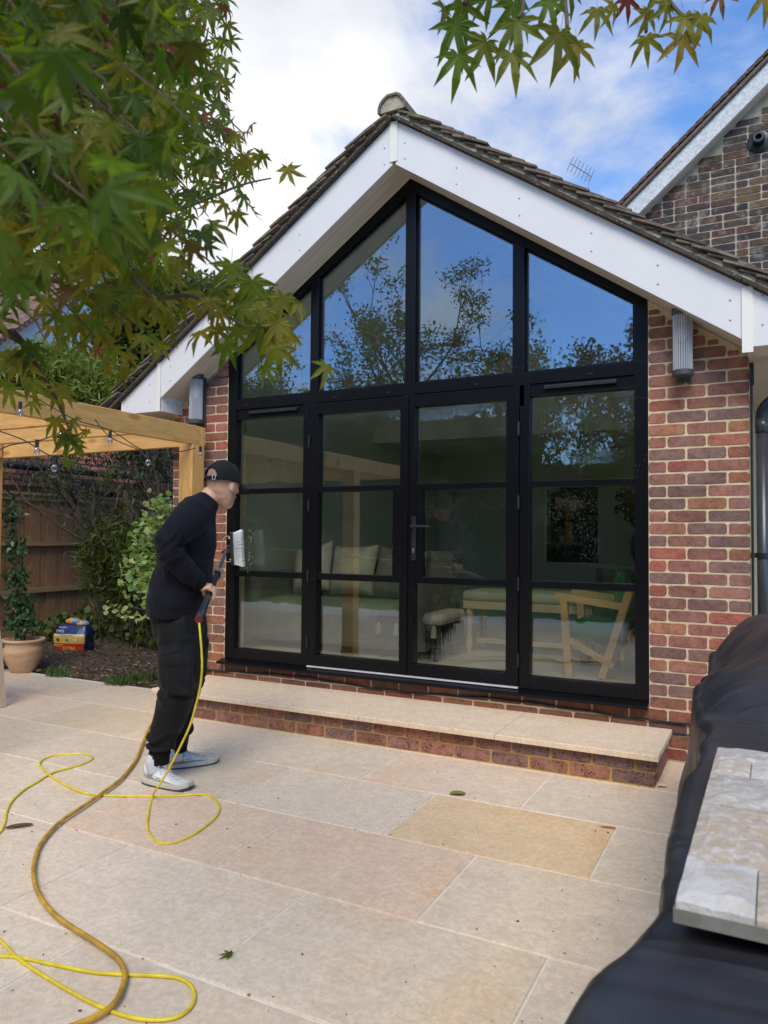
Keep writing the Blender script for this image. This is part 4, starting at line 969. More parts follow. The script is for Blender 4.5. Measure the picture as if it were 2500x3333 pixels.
for (a, b) in (((-16, 2.57, 1.6), (-14.6, 2.6, 2.9)), ((-10.6, 2.57, 1.6), (-9.2, 2.6, 2.9))):
    wn = MB().box(a, b).build('window', M['upvc'], w1); 
MB().tube([(-17.3, 2.15, 3.85), (-7.2, 2.15, 3.85)], .07, 8).build('gutter', M['black'], h1); MB().tube([(-8.0, 2.5, 0), (-8.0, 2.5, 3.5), (-8.0, 2.2, 3.8)], .045, 8).build('downpipe', M['black'], h1)
h2, w2, r2 = house('white_outbuilding', 'low white outbuilding with a red tiled roof just over the fence', -8.6, -5.3, .2, 14, 2.28, 3.75, 'y'); r2.data.materials.append(M['nb_roof_r'])
MB().tube([(-4.93, 0, 2.22), (-4.93, 14.3, 2.22)], .04, 8).build('gutter', M['black'], h2)
h3, w3, r3 = house('distant_house', 'distant house with a dark roof and white fascia above the shrubs', -14, -7.5, 13, 20, 6.2, 8.4, 'x'); r3.data.materials.append(M['nb_roof'])
MB().box((-14.3, 12.6, 5.75), (-7.2, 12.66, 6.0)).build('fascia', M['upvc'], h3)

# ------------------------------------------------------------------ plants
def branchy(mb, p, d, l, r, depth, q, bend=.35, n=5, up=.1, tips=None):
    pts = [Vector(p)]; dr = Vector(d).normalized(); rad = [r]
    for i in range(n):
        dr = (dr+Vector((q.uniform(-1, 1), q.uniform(-1, 1), q.uniform(-1, 1)))*bend*.5+Vector((0, 0, up))).normalized()
        pts.append(pts[-1]+dr*l/n); rad.append(r*(1-.55*(i+1)/n))
    mb.tube(pts, rad, 6)
    if tips is not None: tips.append((pts[-1], dr))
    if depth > 0:
        for k in range(q.choice((2, 3))):
            i = q.randrange(2, n+1); dd = (dr+Vector((q.uniform(-1, 1), q.uniform(-1, 1), q.uniform(-.5, .8)))*.9).normalized()
            branchy(mb, pts[i], dd, l*q.uniform(.55, .8), rad[i]*.75, depth-1, q, bend, n, up, tips)
q = random.Random(5)
# dark multi-stemmed shrub in front of the fence
sh = empty('multistem_shrub', (-2.9, 2.2, 0), 'dark multi-stemmed shrub with bare twisting branches in front of the fence', 'shrub')
m_ = MB(); tips = []
base = Vector((-2.75, 2.2, 0))
for tgt in ((-3.9, 1.6, 2.0), (-3.6, 2.6, 2.3), (-2.9, 2.6, 2.5), (-2.3, 2.2, 2.4), (-2.0, 2.6, 2.2), (-3.3, 1.3, 1.7), (-2.6, 1.8, 2.5)):
    t_ = Vector(tgt); mid = base.lerp(t_, .45)+Vector((q.uniform(-.15, .15), 0, -.15)); pts = spline([base+Vector((q.uniform(-.12, .12), q.uniform(-.1, .1), 0)), mid, t_], 6)
    m_.tube(pts, [.052*(1-.55*i/len(pts)) for i in range(len(pts))], 7)
    for i in (3, 5, 6, 8, 9, 10, 12):
        branchy(m_, pts[min(i, len(pts)-1)], (t_-mid).normalized()+Vector((q.uniform(-1, 1), q.uniform(-1, 1), q.uniform(-.2, .8))), q.uniform(.6, 1.05), .021, 2, q, .5, 5, .05, tips)
m_.build('branches', M['bark'], sh, smooth=True)
P = np.concatenate([blob(t_[0], (.22, .22, .15), 14) for t_ in tips]+[blob((-3.5, 2.4, 2.4), (.9, .7, .25), 900), blob((-2.3, 3.2, 2.0), (.5, .6, .6), 1200)])
dn = np.tile([0, 0, -.6], (len(P), 1)); cloud('foliage', P, .075, [(0, 0, 0), (.14, .4, .03), (0, 1, -.08), (-.14, .4, .03)], M['leaf_dark'], sh, dn, 1.4)
# feathery evergreen lower in the bed
fs = empty('feathery_shrub', (-3.2, 1.6, 0), 'narrow-leaved dark green shrub beside the compost bag', 'shrub')
m_ = MB(); tp = []
for k in range(14): branchy(m_, (-3.0+q.uniform(-.3, .5), 1.7+q.uniform(-.2, .3), 0), (q.uniform(-.5, .5), q.uniform(-.5, .4), 1), q.uniform(.8, 1.2), .012, 1, q, .4, 5, .1, tp)
m_.build('stems', M['bark'], fs)
P = []; Dn = []
for (t_, d_) in tp:
    P.append(blob(t_, (.16, .16, .18), 60)); 
P = np.concatenate(P+[blob((-3.1, 1.75, .9), (.55, .4, .6), 1800), blob((-2.4, 2.0, .7), (.55, .4, .6), 1600)]); cloud('foliage', P, .13, LONG, M['leaf_hedge'], fs, np.tile([0, 0, -.15], (len(P), 1)), 1.8)
# dense dark backing
ev = empty('evergreen_bush', (-2.2, 3.4, 0), 'dense dark evergreen bush beside the left wall of the garden room', 'bush')
MB().tube([(-2.2, 3.4, 0), (-2.2, 3.4, 1.6)], .06, 7).build('trunk', M['bark'], ev)
P = np.concatenate([blob((-2.2, 3.3, 1.0), (.9, .6, 1.1), 7000, .7), blob((-1.5, 3.0, .7), (.6, .5, .8), 3000, .7)]); cloud('foliage', P, .08, LEAF, M['leaf_dark'], ev)
tl = empty('laurel_tree', (-2.6, 6.2, 0), 'tall glossy dark evergreen rising behind the left roof edge', 'tree')
MB().tube([(-2.6, 6.2, 0), (-2.5, 6.2, 4)], .12, 8).build('trunk', M['bark'], tl)
cA = A(330, 680, 12.0); P = np.concatenate([blob(A(340, 665, 11.5), (.95, .9, .75), 7000, .6), blob(A(400, 740, 11.5), (.9, .9, .9), 5000, .6), blob(A(290, 720, 11.8), (.6, .8, .7), 3500, .6), blob(A(430, 700, 11.5), (.8, .8, .8), 4000, .6), blob(A(350, 800, 11.8), (1.2, .9, 1.2), 5000, .6)])
cloud('foliage', P, .11, LEAF, M['leaf_hedge'], tl)
bl = empty('lime_shrub', (-5.2, 3.6, 0), 'lime green narrow-leaved shrub above the pergola beam', 'shrub')
MB().tube([(-5.2, 3.6, 0), (-5.2, 3.6, 2.4)], .05, 6).build('trunk', M['bark'], bl)
P = np.concatenate([blob(A(x, y, 9.2), (rx, .5, rz), n_, .6) for (x, y, rx, rz, n_) in ((180, 830, .55, .42, 2600), (120, 790, .4, .3, 1300), (225, 870, .45, .35, 1800), (150, 870, .5, .35, 1500), (60, 800, .35, .25, 700), (270, 850, .3, .3, 900))])
cloud('foliage', P, .16, LONG, M['leaf_lime'], bl, np.tile([0, 0, .3], (len(P), 1)), 1.6)
pp = empty('purple_shrub', (-6.3, 3.0, 0), 'dull purple-brown shrub left of the lime green one', 'shrub')
MB().tube([(-6.3, 3.0, 0), (-6.2, 3.0, 2.4)], .05, 6).build('trunk', M['bark'], pp)
P = np.concatenate([blob(A(x, y, 9.6), (.45, .5, .32), 1300, .6) for (x, y) in ((90, 850), (30, 830), (130, 800), (20, 870))]); cloud('foliage', P, .14, LONG, M['leaf_purple'], pp)
# honeysuckle behind the man
hs = empty('honeysuckle', (-1.0, .5, 0), 'bright pale green round-leaved climber at the left corner of the wall', 'climber')
m_ = MB(); tp = []
for k in range(12): 
    s0 = Vector((-.72+q.uniform(-.12, .1), .2+q.uniform(-.1, .2), q.uniform(.5, 1.2)))
    branchy(m_, s0, (q.uniform(-1, .2), q.uniform(-.9, .2), q.uniform(.1, .9)), q.uniform(.15, .28), .006, 1, q, .6, 5, -.04, tp)
m_.build('stems', M['bark_l'], hs)
P = [blob(t_[0], (.07, .07, .07), 9) for t_ in tp]+[blob(A(x, y, d), (rx, .2, rz), n_, .7) for (x, y, d, rx, rz, n_) in ((335, 1135, 6.0, .17, .14, 70), (325, 1185, 6.0, .18, .15, 70), (320, 1235, 5.9, .16, .14, 60), (300, 1215, 5.9, .12, .1, 30), (335, 1290, 5.9, .12, .13, 35), (295, 1255, 5.9, .12, .05, 14), (310, 1330, 5.9, .10, .05, 14), (350, 1090, 6.0, .12, .12, 35))]
P = np.concatenate(P+P[-8:]); cloud('foliage', P, .050, ROUND, M['leaf_honey'], hs, np.tile(list(-FW*.2+Vector((0, 0, -.1))), (len(P), 1)), 1.6, flat=(0, 0, 1))
gc = cloud('ground_cover', np.concatenate([blob((-2.2, 2.2, .15), (1.3, .8, .25), 1500), blob((-1.3, 1.8, .12), (.7, .6, .25), 900), blob((-3.9, 1.9, .12), (.5, .6, .25), 500)]), .09, ROUND, M['leaf_hedge'], None, np.tile([0, 0, .2], (2900, 1)), 1.6); meta(gc, 'low dark ground cover leaves at the back of the planting bed', 'ground cover', kind='stuff')
gt_ = cloud('grass_tuft', np.concatenate([blob(G(u, v)+Vector((0, 0, .0)), (.14, .10, .02), 160) for (u, v) in ((430, 2222), (470, 2212), (185, 2200), (380, 2228))]), .07, LONG, M['lawn'], None, np.tile([0, 0, 1.2], (640, 1)), 1.0); meta(gt_, 'patches of short grass along the edge of the paving', 'grass', kind='stuff')
# jasmine in the pot
pot = empty('terracotta_pot', (-2.47, .06, 0), 'round terracotta pot with a rope rim at the paving edge', 'plant pot')
pc = (-2.475, .035, 0); K_ = .68
MB().lathe([(r_*K_, z_*.72) for r_, z_ in [(.155, 0), (.165, .02), (.21, .10), (.255, .2), (.272, .28), (.268, .335), (.255, .36), (.262, .372), (.262, .388), (.255, .395), (.285, .405), (.29, .425), (.28, .44), (.25, .438), (.245, .38)]], pc, 40).build('bowl', M['terra'], pot, smooth=True)
MB().lathe([(.0, .39*.72), (.245*K_, .385*.72), (.246*K_, .37*.72), (0, .36*.72)], pc, 24).build('soil', M['soil'], pot)
tg = MB()
for i in range(7):
    a = R(-136+6*i); tg.v += [(pc[0]+.200*math.cos(a), pc[1]+.200*math.sin(a), .262), (pc[0]+.200*math.cos(a), pc[1]+.200*math.sin(a), .312)]
for i in range(6): tg.f.append((2*i, 2*i+2, 2*i+3, 2*i+1))
o = tg.build('price_tag', simple('blue_tag', (.12, .28, .36), (.55, .62, .62), 9, .5, 0), pot); sm = o.modifiers.new('s', 'SOLIDIFY'); sm.thickness = .002
jp = empty('potted_jasmine', (pc[0], pc[1], .3), 'dark green climber in the terracotta pot reaching up the left edge', 'plant')
m_ = MB(); 
for k in range(5): m_.tube(spline([(pc[0]+q.uniform(-.07, .07), pc[1]+q.uniform(-.06, .06), .27), (pc[0]-.08+q.uniform(-.05, .05), pc[1], .9), (pc[0]-.12+q.uniform(-.1, .05), pc[1], 1.6)], 5), .005, 5)
m_.build('stems', M['bark_l'], jp)
P = np.concatenate([blob((pc[0]-.04, pc[1], .46), (.17, .15, .13), 420, .7), blob((pc[0]-.06, pc[1], .66), (.15, .13, .14), 330, .8), blob((pc[0]-.12, pc[1], .90), (.13, .12, .16), 320, .8), blob((pc[0]-.17, pc[1], 1.2), (.12, .11, .20), 300, .8), blob((pc[0]-.20, pc[1], 1.5), (.11, .1, .18), 220, .8)])
cloud('foliage', P, .058, LEAF, M['leaf_jas'], jp, np.tile([0, 0, -.25], (len(P), 1)), 1.4)

# compost bag: lumpy pillow with a printed front
def bag_print(kind):
    m, t, p, o = mat_base('compost_bag_'+kind); c = N(t, 'ShaderNodeTexCoord'); s_ = N(t, 'ShaderNodeSeparateXYZ'); L(t, c.outputs['Object'], s_.inputs[0])
    X, Y, Z = s_.outputs
    nz = noise_n(t, objvec(t, rand=False), 14, 5, .7, 1.5)
    def band(v, a, b): return math_n(t, 'MULTIPLY', math_n(t, 'GREATER_THAN', v, a), math_n(t, 'LESS_THAN', v, b))
    if kind == 'front':
        col = (0.012, .03, .13); colr = mixc(t, band(Z, .0, .115), (.012, .03, .13), (.55, .05, .02))
        colr = mixc(t, band(Z, .115, .24), colr, (.72, .45, .08)); colr = mixc(t, math_n(t, 'MULTIPLY', band(Z, .215, .24), 1.0), colr, (.65, .60, .42))
    else: colr = mixc(t, 0.0, (.012, .025, .10), (0, 0, 0))
    colr = mixc(t, math_n(t, 'MULTIPLY', ramp(t, nz, .55, .7), .2), colr, (.5, .5, .6))
    L(t, colr, p.inputs['Base Color']); p.inputs['Roughness'].default_value = .3
    bump(t, p, noise_n(t, objvec(t, rand=False), 16, 4), .5, .01); return m
bag = empty('compost_bag', (-3.15, 1.2, 0), 'half-used blue, yellow and red compost bag folded shut on the mulch', 'bag')
ba = R(15)
def bagm(nx_=16, nz_=14):
    mb = MB(); w, d, h = .46, .30, .36
    for k in range(nz_+1):
        f = k/nz_; z = h*f; bul = 1+.10*math.sin(f*math.pi)-.25*max(0, f-.7)
        for i in range(40):
            a = 2*math.pi*i/40; ex = .45; cx_, sy = math.cos(a), math.sin(a)
            x = w/2*bul*math.copysign(abs(cx_)**ex, cx_); y = d/2*(1-.5*max(0, f-.6)/.4)*bul*math.copysign(abs(sy)**ex, sy)
            nn = mn.noise((x*9, y*9, z*9)); mb.v.append((x*(1+.06*nn), y*(1+.08*nn), z+.02*nn*f))
    for k in range(nz_):
        for i in range(40): a0 = k*40+i; b0 = k*40+(i+1) % 40; mb.f.append((a0, b0, b0+40, a0+40))
    mb.f.append(tuple(nz_*40+i for i in range(40))); return mb
bm1 = bagm(); me = bm1.me('bag_body', True); me.materials.append(bag_print('side')); me.materials.append(bag_print('front'))
for p_ in me.polygons:
    if p_.normal.y < -.6: p_.material_index = 1
bo = link('bag_body', me, None, bag); bo.matrix_parent_inverse = Matrix.Identity(4); bo.matrix_basis = Matrix.Rotation(ba, 4, 'Z') @ Matrix.Scale(.82, 4)
fl_ = MB(); fl_.ell((-.02, 0, .40), (.12, .06, .05)).ell((.12, .01, .37), (.10, .07, .045))
me = recalc(fl_.me('folded_top', True)); m2, t, p, o_ = mat_base('bag_flower_print'); nz = noise_n(t, objvec(t, rand=False), 16, 3, .6, 1.2)
rp = N(t, 'ShaderNodeValToRGB'); L(t, nz, rp.inputs[0]); rp.color_ramp.interpolation = 'CONSTANT'; e = rp.color_ramp.elements
e[0].position = 0; e[0].color = (.02, .30, .62, 1); e[1].position = .46; e[1].color = (.70, .18, .03, 1)
for pos, c_ in ((.52, (.85, .50, .05, 1)), (.60, (.30, .03, .02, 1)), (.66, (.80, .60, .10, 1))): n_e = e.new(pos); n_e.color = c_
L(t, rp.outputs[0], p.inputs['Base Color']); p.inputs['Roughness'].default_value = .35
fo = link('folded_top', me, m2, bag); fo.matrix_parent_inverse = Matrix.Identity(4); fo.matrix_basis = Matrix.Rotation(ba, 4, 'Z') @ Matrix.Scale(.82, 4)
def text(body, size, mat, world, parent, name='lettering', ext=.0006):
    cu = bpy.data.curves.new(name, 'FONT'); cu.body = body; cu.size = size; cu.extrude = ext; cu.align_x = 'CENTER'
    o = bpy.data.objects.new('tmp', cu); COL.objects.link(o); dg = bpy.context.evaluated_depsgraph_get(); me = bpy.data.meshes.new_from_object(o.evaluated_get(dg)); bpy.data.objects.remove(o)
    me.materials.clear(); me.materials.append(mat); return put(name, me, None, parent, world)
M['print_w'] = simple('white_print', (.7, .7, .68), None, 5, .4, 0); M['print_y'] = simple('yellow_print', (.75, .45, .05), None, 5, .4, 0); M['print_k'] = simple('dark_print', (.05, .06, .05), None, 5, .4, 0)
BW = Matrix.Translation((-3.15, 1.2, 0)) @ Matrix.Rotation(ba, 4, 'Z') @ Matrix.Scale(.82, 4)
def bt(s, size, x, z, m_, dy=-.172): return text(s, size, m_, BW @ Matrix.Translation((x, dy, z)) @ Matrix.Rotation(R(90), 4, 'X'), bo)
bt('mes', .075, -.10, .265, M['print_w']); bt('supplies', .04, -.06, .325, M['print_w'], -.165); bt('with so many extras', .022, 0, .222, M['print_k']); bt('EXTRA', .062, .04, .03, M['print_y']); bt('MULTI', .05, -.12, .07, M['print_y'])
for i in range(3):
    o = MB().lathe([(.022, 0), (.022, .002)], n=14).build('round_mark', simple('tag_mark_%d' % i, [(.06, .06, .04), (.05, .25, .22), (.55, .5, .42)][i], None, 4, .5, 0), bo); o.matrix_parent_inverse = MWI(bo); o.matrix_basis = BW @ Matrix.Translation((-.14+.14*i, -.170, .165)) @ Matrix.Rotation(R(90), 4, 'X')

# ------------------------------------------------------------------ trees behind the camera (seen in the glass)
def tree(name, label, x, y, h, r, mat, n, crown0=.22, size=.11, seed=1, group=None):
    t_ = empty(name, (x, y, 0), label, 'tree', group); n = int(n*2.2); q2 = random.Random(seed); mb = MB(); tips = []
    mb.tube([(x, y, -.05), (x+.05, y, h*.3), (x, y+.05, h*.6)], [.16, .12, .07], 8)
    for k in range(9): branchy(mb, (x, y, h*(.22+.05*k)), (q2.uniform(-1, 1), q2.uniform(-1, 1), .8), h*.32, .05, 2, q2, .4, 5, .08, tips)
    mb.build('trunk', M['bark'], t_)
    P = [blob(tp_[0], (r*.22, r*.22, r*.2), int(n*.5/len(tips)), .7) for tp_ in tips]
    for k in range(14):
        a = q2.uniform(0, 6.28); rr = r*q2.uniform(.2, .8); zz_ = h*q2.uniform(crown0, .88)**1.15; s = 1-abs(zz_/h-.6)*1.1
        P.append(blob((x+math.cos(a)*rr*s, y+math.sin(a)*rr*s, zz_), (r*.4, r*.4, h*.10), int(n*.5/14), .6))
    P = np.concatenate(P); cloud('crown', P, size, LEAF, mat, t_)
for i, a_ in enumerate(((-13.5, -15, 7.2, 2.6, 'leaf_hedge', 8000, 'spreading green tree at the far left of the garden'), (-9.6, -15, 7.0, 2.4, 'leaf_hedge', 8000, 'green tree second from the left behind the lawn'), (-5.6, -15, 8.6, 2.0, 'leaf_hedge', 6500, 'tallest green tree behind the lawn, with an open pointed crown'), (-2.8, -15.5, 7.0, 1.9, 'leaf_hedge', 6000, 'loose green tree just right of the tallest one'),
                        (1.9, -12.5, 5.6, 1.9, 'leaf_dark', 16000, 'dark rounded tree at the right of the lawn'), (5.4, -13, 6.8, 2.4, 'leaf_dark', 14000, 'broad dark tree at the far right of the garden'), (-7.4, -12, 4.6, 1.9, 'leaf_dark', 7000, 'small dark tree in front of the hedge'))):
    tree('garden_tree', a_[6], a_[0], a_[1], a_[2], a_[3], M[a_[4]], a_[5], seed=20+i, group='trees behind the lawn reflected in the glass')
hd = empty('hedge', (-8, -18, 0), 'tall dense garden hedge closing the back of the lawn', 'hedge')
P = np.concatenate([nr.uniform((-20, -18.4, 0), (-2.4, -17.4, 6.5), (20000, 3)), nr.uniform((-2.4, -18.4, 0), (15, -17.4, 4.0), (9000, 3))]); P[:, 2] += .35*np.sin(P[:, 0]*1.3)*(P[:, 2]/5); cloud('foliage', P, .22, LEAF, M['leaf_hedge'], hd)
MB().box((-20, -18.2, 0), (-2.4, -17.8, 5.2)).box((-2.4, -18.2, 0), (15, -17.8, 3.6)).build('stems', M['bark'], hd)
sb = empty('side_hedge', (-9, -9, 0), 'dark hedge along the left boundary of the garden', 'hedge')
P = nr.uniform((-9.4, -18, 0), (-8.6, -3, 4.2), (12000, 3)); cloud('foliage', P, .2, LEAF, M['leaf_hedge'], sb); MB().box((-9.2, -18, 0), (-8.8, -3, 4.0)).build('stems', M['bark'], sb)

# ------------------------------------------------------------------ maple around the camera
mt = empty('japanese_maple', (2.35, -5.2, 0), 'japanese maple with green and reddening star leaves hanging over the patio', 'tree')
def maple_leaf(seed, droop):
    q2 = random.Random(seed); ang = [(-128, .36), (-84, .66), (-42, .92), (0, 1.0), (42, .92), (84, .66), (128, .36)]
    v = [(0, 0, 0)]; f = []; notch = []
    aa = [-160]+[(ang[i][0]+ang[i+1][0])/2 for i in range(6)]+[160]
    pt = lambda r_, a_: (r_*math.sin(R(a_)), r_*math.cos(R(a_)), -droop*r_*r_+.02*math.cos(R(a_*4)))
    ni = []
    for i, a_ in enumerate(aa): ni.append(len(v)); v.append(pt(.10 if i in (0, 7) else .27+q2.uniform(-.02, .02), a_))
    for i, (a_, l_) in enumerate(ang):
        l_ *= q2.uniform(.92, 1.08); a2 = a_+q2.uniform(-4, 4); w = 9.0 if l_ > .5 else 7.5
        i0 = len(v); x1 = pt(l_*.58, a2-w*1.15/l_**.3); x2 = pt(l_, a2+q2.uniform(-3, 3)); x3 = pt(l_*.58, a2+w*1.15/l_**.3)
        c = pt(l_*.5, a2); v += [(x1[0], x1[1], x1[2]+.03), (x2[0], x2[1], x2[2]-.04), (x3[0], x3[1], x3[2]+.03), (c[0], c[1], c[2])]
        f += [(0, ni[i], i0, i0+3), (i0+3, i0, i0+1), (i0+3, i0+1, i0+2), (0, i0+3, i0+2, ni[i+1])]
    # petiole
    k = len(v); v += [(-.006, -.0, 0), (.006, 0, 0), (.008, -.45, .06), (-.004, -.45, .06)]; f.append((k, k+1, k+2, k+3))
    return v, f
LV = [maple_leaf(s, d_) for s, d_ in ((1, .12), (2, .3), (3, .45), (4, .22))]
LMm = {}
for key in ('maple', 'maple_r', 'maple_y'):
    LMm[key] = []
    for (v, f) in LV:
        me = mesh('leaf', v, f); me.materials.append(M[key]); LMm[key].append(me)
def leaf_matrix(p, tipdir, nrm, s):
    y = Vector(tipdir).normalized(); z = Vector(nrm); z = (z-y*z.dot(y)).normalized(); x = y.cross(z)
    return Matrix(((x.x*s, y.x*s, z.x*s, p.x), (x.y*s, y.y*s, z.y*s, p.y), (x.z*s, y.z*s, z.z*s, p.z), (0, 0, 0, 1)))
leaves = []        # (size on view, matrix, matkey, variant)
q = random.Random(17)
def inpoly(x, y, poly):
    c = False; j = len(poly)-1
    for i in range(len(poly)):
        xi, yi = poly[i]; xj, yj = poly[j]
        if ((yi > y) != (yj > y)) and (x < (xj-xi)*(y-yi)/(yj-yi)+xi): c = not c
        j = i
    return c
crown = [(-60, -60), (455, -60), (470, 60), (498, 120), (480, 190), (478, 230), (505, 280), (540, 320), (550, 360), (545, 395), (490, 430), (440, 480), (400, 500), (430, 560), (500, 600), (560, 650), (640, 690), (655, 760), (610, 780), (560, 740), (500, 720), (430, 690), (330, 690), (300, 760), (270, 800), (180, 760), (150, 720), (60, 745), (10, 700), (-60, 700)]
gaps = [(440, 415, 38, 48), (330, 130, 22, 30), (300, 160, 15, 15), (262, 40, 18, 18), (375, 180, 15, 15), (330, 235, 18, 22), (165, 290, 12, 14), (300, 395, 16, 20), (320, 30, 16, 14), (430, 520, 24, 24), (30, 620, 24, 20), (360, 590, 20, 14), (95, 640, 20, 16), (392, 560, 22, 22)]
def ingap(x, y): return any(((x-a)/c)**2+((y-b)/d)**2 < 1 for a, b, c, d in gaps)
def addleaf(p, s=None, key=None, tip=None, spread=.55):
    tip = tip or (Vector((0, 0, -1))+Vector((q.gauss(0, 1), q.gauss(0, 1), q.gauss(0, .5)))*spread)
    tc_ = (CAM-p).normalized(); nn = tc_*q.uniform(.2, 1.0)+Vector((q.gauss(0, .55), q.gauss(0, .55), .35+q.gauss(0, .4)))
    if nn.length < .1: nn = Vector((0, 0, 1))
    s = s or q.uniform(.038, .056); d = (p-CAM).dot(FW)
    leaves.append((s/max(d, .2), leaf_matrix(p, tip, nn, s), key, q.randrange(4)))
nC = 0; twigs = MB()
while nC < 470:
    x, y = q.uniform(-60, 660), q.uniform(-60, 830)
    if not inpoly(x, y, crown) or ingap(x, y): continue
    # denser towards the upper left
    dens = .95 if (x < 330 and y < 600) else .55
    if y > 545: dens = .20
    if q.random() > dens: continue
    d = q.choice((q.uniform(.75, 1.1), q.uniform(1.1, 1.6), q.uniform(1.3, 2.2)))
    if x > 430: d = q.uniform(1.5, 2.4)
    if y > 545: d = q.uniform(1.3, 1.9)
    p = A(x, y, d); nC += 1
    red = q.random() < (.55 if x > 455 and 150 < y < 520 else .10)
    key = 'maple_r' if red else ('maple_y' if q.random() < (.35 if y > 520 else .07) else 'maple')
    kk = q.choice((2, 3, 3)); tw0 = p+Vector((q.gauss(0, .01), q.gauss(0, .01), .035))-RT*.02
    for i in range(kk): addleaf(p+Vector((q.gauss(0, .035), q.gauss(0, .035), q.gauss(0, .03))), None if not red else q.uniform(.025, .042), key, spread=.55)
    twigs.tube([tw0-RT*.05+Vector((0, 0, .03+q.uniform(0, .03))), tw0, p], [.0022, .0018, .001], 4, False)
# fine back layer of smaller, darker leaves deeper in the crown
for _ in range(820):
    x, y = q.uniform(-60, 560), q.uniform(-60, 700)
    if not inpoly(x, y, crown) or ingap(x, y): continue
    if (x > 400 and q.random() < .45) or y > 560: continue
    addleaf(A(x, y, q.uniform(1.9, 3.0)), q.uniform(.04, .055), 'maple' if q.random() < .8 else 'maple_r')
for _ in range(9):
    x, y = q.uniform(-60, 250), q.uniform(-60, 600)
    addleaf(A(x, y, q.uniform(.45, .65)), q.uniform(.042, .05), 'maple', spread=.7)
# lower hanging sprays and the top right spray: (x, y, depth, size, colour)
spray = [(545, 620, 1.25, .060, 'maple'), (500, 585, 1.3, .055, 'maple'), (570, 680, 1.2, .055, 'maple_y'), (560, 720, 1.2, .058, 'maple'), (600, 712, 1.2, .050, 'maple_y'), (612, 655, 1.2, .048, 'maple_y'), (596, 765, 1.15, .046, 'maple_y'), (470, 640, 1.3, .055, 'maple'), (530, 670, 1.25, .058, 'maple'),
         (120, 920, 1.6, .052, 'maple_y'), (70, 840, 1.5, .055, 'maple'), (40, 790, 1.5, .055, 'maple_y'), (150, 960, 1.6, .05, 'maple'), (160, 920, 1.65, .04, 'maple_y'), (125, 860, 1.6, .045, 'maple_y'), (70, 760, 1.5, .055, 'maple'), (190, 700, 1.5, .06, 'maple_y'), (230, 640, 1.5, .06, 'maple_y'), (270, 690, 1.5, .055, 'maple_y'), (235, 755, 1.5, .05, 'maple_y'), (160, 640, 1.5, .055, 'maple'), (330, 640, 1.5, .05, 'maple'), (330, 590, 1.4, .055, 'maple'), (100, 660, 1.5, .055, 'maple_y'), (20, 855, 1.5, .04, 'maple'), (170, 975, 1.65, .03, 'maple')]
spray += [(985, 65, 1.45, .068, 'maple'), (960, 30, 1.5, .060, 'maple'), (1000, 20, 1.5, .060, 'maple'), (990, 135, 1.45, .062, 'maple'), (1050, 105, 1.45, .060, 'maple'), (1115, 60, 1.4, .065, 'maple'), (1110, 20, 1.45, .064, 'maple'), (1105, 130, 1.4, .060, 'maple_y'), (1210, 85, 1.35, .072, 'maple'), (1185, 15, 1.45, .05, 'maple'), (1245, 110, 1.4, .05, 'maple_y'), (1290, 35, 1.5, .045, 'maple_y'), (1325, 25, 1.55, .035, 'maple_y'), (1395, 95, 1.6, .048, 'maple_y'), (1400, 40, 1.6, .04, 'maple_y'), (1355, 10, 1.6, .04, 'maple_r'), (1440, 25, 1.55, .045, 'maple_y'), (1480, 50, 1.5, .055, 'maple_y'), (1475, 95, 1.5, .055, 'maple_y'), (1515, 50, 1.5, .05, 'maple_y'), (1555, 0, 1.6, .04, 'maple_r'), (1650, 5, 1.5, .05, 'maple_y'), (1230, -10, 1.5, .05, 'maple'), (1060, -5, 1.5, .055, 'maple'), (1430, 0, 1.55, .04, 'maple_y')]
for (x, y, d, s, key) in spray:
    s *= 1.28 if y < 200 else 1.12
    p = A(x, y-14, d); tip = Vector((0, 0, -1))+RT*q.gauss(0, .28)+FW*q.gauss(0, .15)
    nn = -FW+Vector((q.gauss(0, .3), q.gauss(0, .3), q.gauss(0, .25))); leaves.append((9, leaf_matrix(p, tip, nn, s), key, q.randrange(4)))
    if y > 500: 
        for _ in range(1): addleaf(p+RT*q.gauss(0, .04)+FW*q.uniform(0, .08)+UP*q.gauss(0, .03), s*.8, key, spread=.4)
leaves.sort(key=lambda l: -l[0])
for (s_, m4, key, var) in leaves[:298]:
    o = bpy.data.objects.new('leaf', LMm[key][var]); COL.objects.link(o); o.parent = mt; o.matrix_parent_inverse = MWI(mt); o.matrix_basis = m4
for key in ('maple', 'maple_r', 'maple_y'):
    V = []; F = []; c0 = 0
    for (s_, m4, k_, var) in leaves[298:]:
        if k_ != key: continue
        v, f = LV[var]; a4 = np.array(m4); vv = np.array(v) @ a4[:3, :3].T+a4[:3, 3]; V.append(vv); F += [tuple(i+c0 for i in ff) for ff in f]; c0 += len(v)
    o = link('foliage', mesh('foliage', np.concatenate(V), F), M[key], mt); o['kind'] = 'stuff'
bm_ = MB()
hub = Vector((2.30, -4.95, 2.35))
bm_.tube(spline([(2.35, -5.2, -.02), (2.30, -5.15, .8), (2.38, -5.05, 1.6), hub], 6), [.075-.0015*i for i in range(19)], 10)
